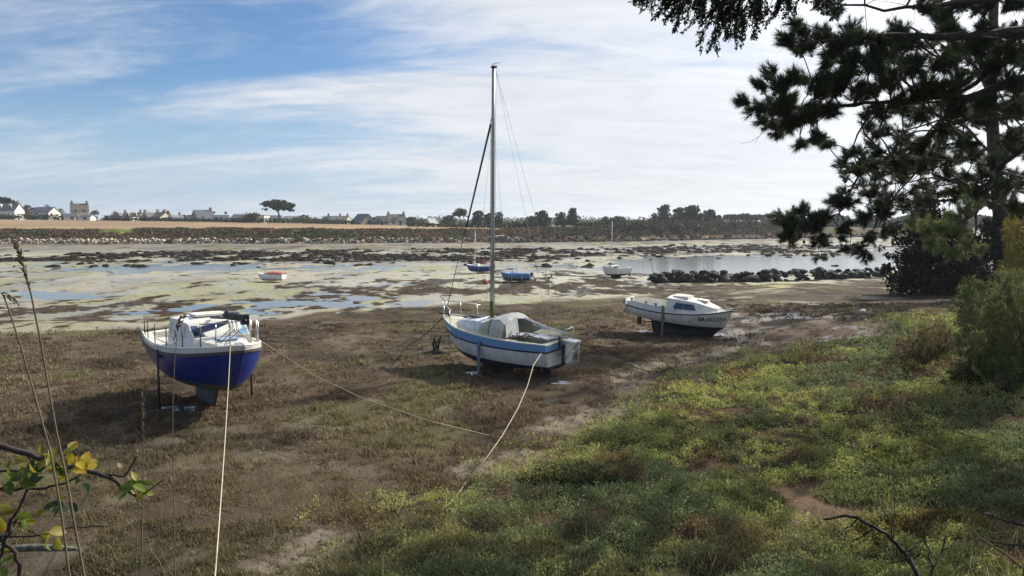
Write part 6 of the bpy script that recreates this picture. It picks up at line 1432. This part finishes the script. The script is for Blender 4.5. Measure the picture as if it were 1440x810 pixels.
# ------------------------------------------------------------------ tall grass stalks with seed heads, close to the viewer
M_straw = mat('straw', (.20, .155, .090), rough=.85, col2=(.13, .10, .06), scale=20, trans=.2); M_head = mat('seed_head', (.15, .105, .065), rough=.95, col2=(.09, .065, .045), scale=30, trans=.2); M_gstem = mat('green_stem', (.10, .13, .05), rough=.8, trans=.2)
def stalk(pts, r, label, head=None, depth=2.4, stem=M_straw, hw=4.5):
    P = [at(a, b, depth) for a, b in pts]; base = P[0].copy(); gzv = gz(base.x, base.y)
    P = [Vector((base.x+.02, base.y, gzv-.03))]+P; O = P[0]; rt = empty('grass_stalk', O, label=label, cat='grass stalk', group='tall grass stalks near the viewer')
    m = MB(); Q = []
    for i in range(len(P)-1):
        for t in (0, .5): Q.append(P[i].lerp(P[i+1], t)-O)
    Q.append(P[-1]-O); m.tube(Q, [lerp(r, r*.5, i/(len(Q)-1))*.55*depth/F for i in range(len(Q))], 6); part('stem', m, stem, rt)
    if head:
        Hp = [at(a, b, depth)-O for a, b in head]; m = MB(); rg = random.Random(int(head[0][0]*7)); L_ = sum((b-a).length for a, b in zip(Hp[:-1], Hp[1:])); n = int(L_/(2.2*depth/F))
        for i in range(n):
            t = i/n*(len(Hp)-1); j = min(int(t), len(Hp)-2); c = Hp[j].lerp(Hp[j+1], t-j); d = (Hp[j+1]-Hp[j]).normalized(); wdt = hw*math.sin(math.pi*(.12+.8*i/n))**.7*depth/F
            for _ in range(3):
                o_ = Vector((rg.gauss(0, 1), rg.gauss(0, 1), rg.gauss(0, 1))).normalized()*wdt*.45; ll = (d*.9+o_.normalized()*.5)*wdt*1.3
                m.tube([c+o_, c+o_+ll*.5, c+o_+ll], [wdt*.12, wdt*.25, wdt*.04], 4)
        part('seed_head', m, M_head, rt)
stalk([(122, 830), (112, 775), (106, 745), (95, 680), (78, 600), (57, 480), (44, 415), (30, 365), (20, 340)], 3.6, 'tallest grass stalk with a long brown seed head against the sea wall at the left', [(42, 408), (33, 375), (26, 352), (17, 335)], 2.3)
stalk([(100, 830), (86, 720), (72, 640), (50, 560), (30, 490), (14, 440), (6, 418), (2, 412)], 3.2, 'leaning grass stalk with drooping dark seed head at the left edge', [(2, 411), (14, 418), (27, 430)], 2.2, hw=4)
stalk([(198, 830), (200, 720), (202, 640), (201, 590), (200, 552)], 2.0, 'upright pale grass stalk with narrow head below the blue boat', [(201, 620), (201, 585), (200, 550)], 2.8, hw=4)
stalk([(246, 830), (245, 740), (243, 640), (243, 560), (246, 500), (250, 470)], 1.6, 'thin grass stalk with curved dark head crossing the blue boat hull', [(245, 485), (249, 462), (255, 448), (261, 442)], 3.0, stem=M_straw, hw=4)
stalk([(190, 830), (192, 770), (194, 730), (195, 698)], 1.6, 'short green stem under the bramble tip leaves', None, 2.7, stem=M_gstem)
stalk([(240, 830), (224, 790), (206, 766)], 2.2, 'bent straw coloured stalk leaning left at the bottom edge', None, 2.6)
stalk([(365, 840), (362, 780), (352, 715), (345, 668)], .9, 'faint thin stalk in the lower left part of the marsh', None, 4.0)
stalk([(252, 830), (258, 770), (262, 720)], 1.3, 'short dry stalk right of the bramble', None, 3.4)
stalk([(965, 840), (970, 760), (975, 684)], 1.2, 'single pale upright stalk in front of the dark green mound', None, 5.0, stem=M_straw)
stalk([(1246, 840), (1245, 800), (1246, 757)], 1.5, 'pale broken stalk in front of the dead branch', None, 5.0)
stalk([(1258, 700), (1257, 660), (1257, 638)], 1.3, 'short pale stick standing behind the bare brown patch', None, 9.0)
stalk([(1365, 830), (1362, 770), (1362, 710)], 1.2, 'thin dry stalk at the lower right', None, 5.0)
# ------------------------------------------------------------------ dead branches bottom right
def dead_branch(lines, depth, label, col=M_twig):
    p0 = at(*lines[0][0][0], depth) if False else at(lines[0][0][-1][0], lines[0][0][-1][1], depth); O = Vector((p0.x, p0.y, gz(p0.x, p0.y)))
    r = empty('dead_branch', O, label=label, cat='branch', group='dead branches at the lower right'); first = True
    for pts, a, b in lines:
        P = [at(q[0], q[1], depth+.12*math.sin(i*1.7))-O for i, q in enumerate(pts)]
        if first: P.append(Vector((.03, 0, -.05))); first = False
        Q = []
        for i in range(len(P)-1):
            for t in (0, .33, .66): Q.append(P[i].lerp(P[i+1], t)+Vector((rnd.gauss(0, .006), rnd.gauss(0, .006), rnd.gauss(0, .006))))
        Q.append(P[-1]); m = MB(); m.tube(Q, [lerp(a, b, i/(len(Q)-1))*depth/F for i in range(len(Q))], 6); part('twig' if a < 2 else 'bough', m, col, r)
dead_branch([([(1160, 732), (1181, 726), (1206, 729), (1229, 741), (1254, 757), (1271, 776), (1290, 806), (1300, 850)], 1.6, 4.2), ([(1229, 741), (1200, 760), (1180, 775)], 1.4, .6), ([(1254, 757), (1250, 735), (1238, 712)], 1.4, .5), ([(1206, 729), (1190, 745), (1172, 752)], 1.1, .5), ([(1271, 776), (1290, 764), (1320, 757)], 1.3, .5), ([(1276, 786), (1252, 792), (1238, 790)], 1.3, .6)], 6.5, 'dark arched dead branch over the bare brown patch')
dead_branch([([(1330, 750), (1326, 775), (1312, 800), (1305, 850)], .8, 2.4), ([(1296, 752), (1306, 775), (1312, 800)], .7, 1.6), ([(1326, 775), (1345, 760), (1352, 742)], 1.2, .5), ([(1306, 775), (1290, 770), (1280, 760)], 1, .5)], 6.0, 'small forked dead twig standing right of the arched branch')
dead_branch([([(1382, 720), (1400, 728), (1425, 734), (1450, 742), (1520, 800)], 1.4, 3.4), ([(1400, 728), (1390, 712), (1378, 700)], 1.2, .5), ([(1425, 734), (1436, 720), (1446, 700)], 1.2, .5), ([(1360, 756), (1400, 764), (1450, 770), (1500, 790)], .8, 2.0)], 6.8, 'dead branch lying in from the right edge')
dead_branch([([(1356, 738), (1380, 756), (1410, 776), (1440, 800)], .8, 2.2)], 6.0, 'pale reddish bare stem slanting at the lower right', M_straw)
dead_branch([([(1252, 560), (1300, 585), (1350, 610), (1400, 622)], .6, 1.2)], 13.0, 'thin pale dead stem lying on the green slope', M_straw)
# ------------------------------------------------------------------ sea haze over the bay
hm = bpy.data.materials.new('haze'); hm.use_nodes = True; nt = hm.node_tree
for n_ in list(nt.nodes):
    if n_.type != 'OUTPUT_MATERIAL': nt.nodes.remove(n_)
pv = nt.nodes.new('ShaderNodeVolumePrincipled'); pv.inputs['Color'].default_value = (.86, .92, 1, 1); pv.inputs['Density'].default_value = .00022; pv.inputs['Anisotropy'].default_value = .35
nt.links.new(pv.outputs[0], [n_ for n_ in nt.nodes if n_.type == 'OUTPUT_MATERIAL'][0].inputs['Volume'])
b = MB(); b.box((0, 0, 19), (7600, 7600, 44)); tag(b.build('haze', hm), 'thin pale sea haze in the air', 'haze', kind='stuff')
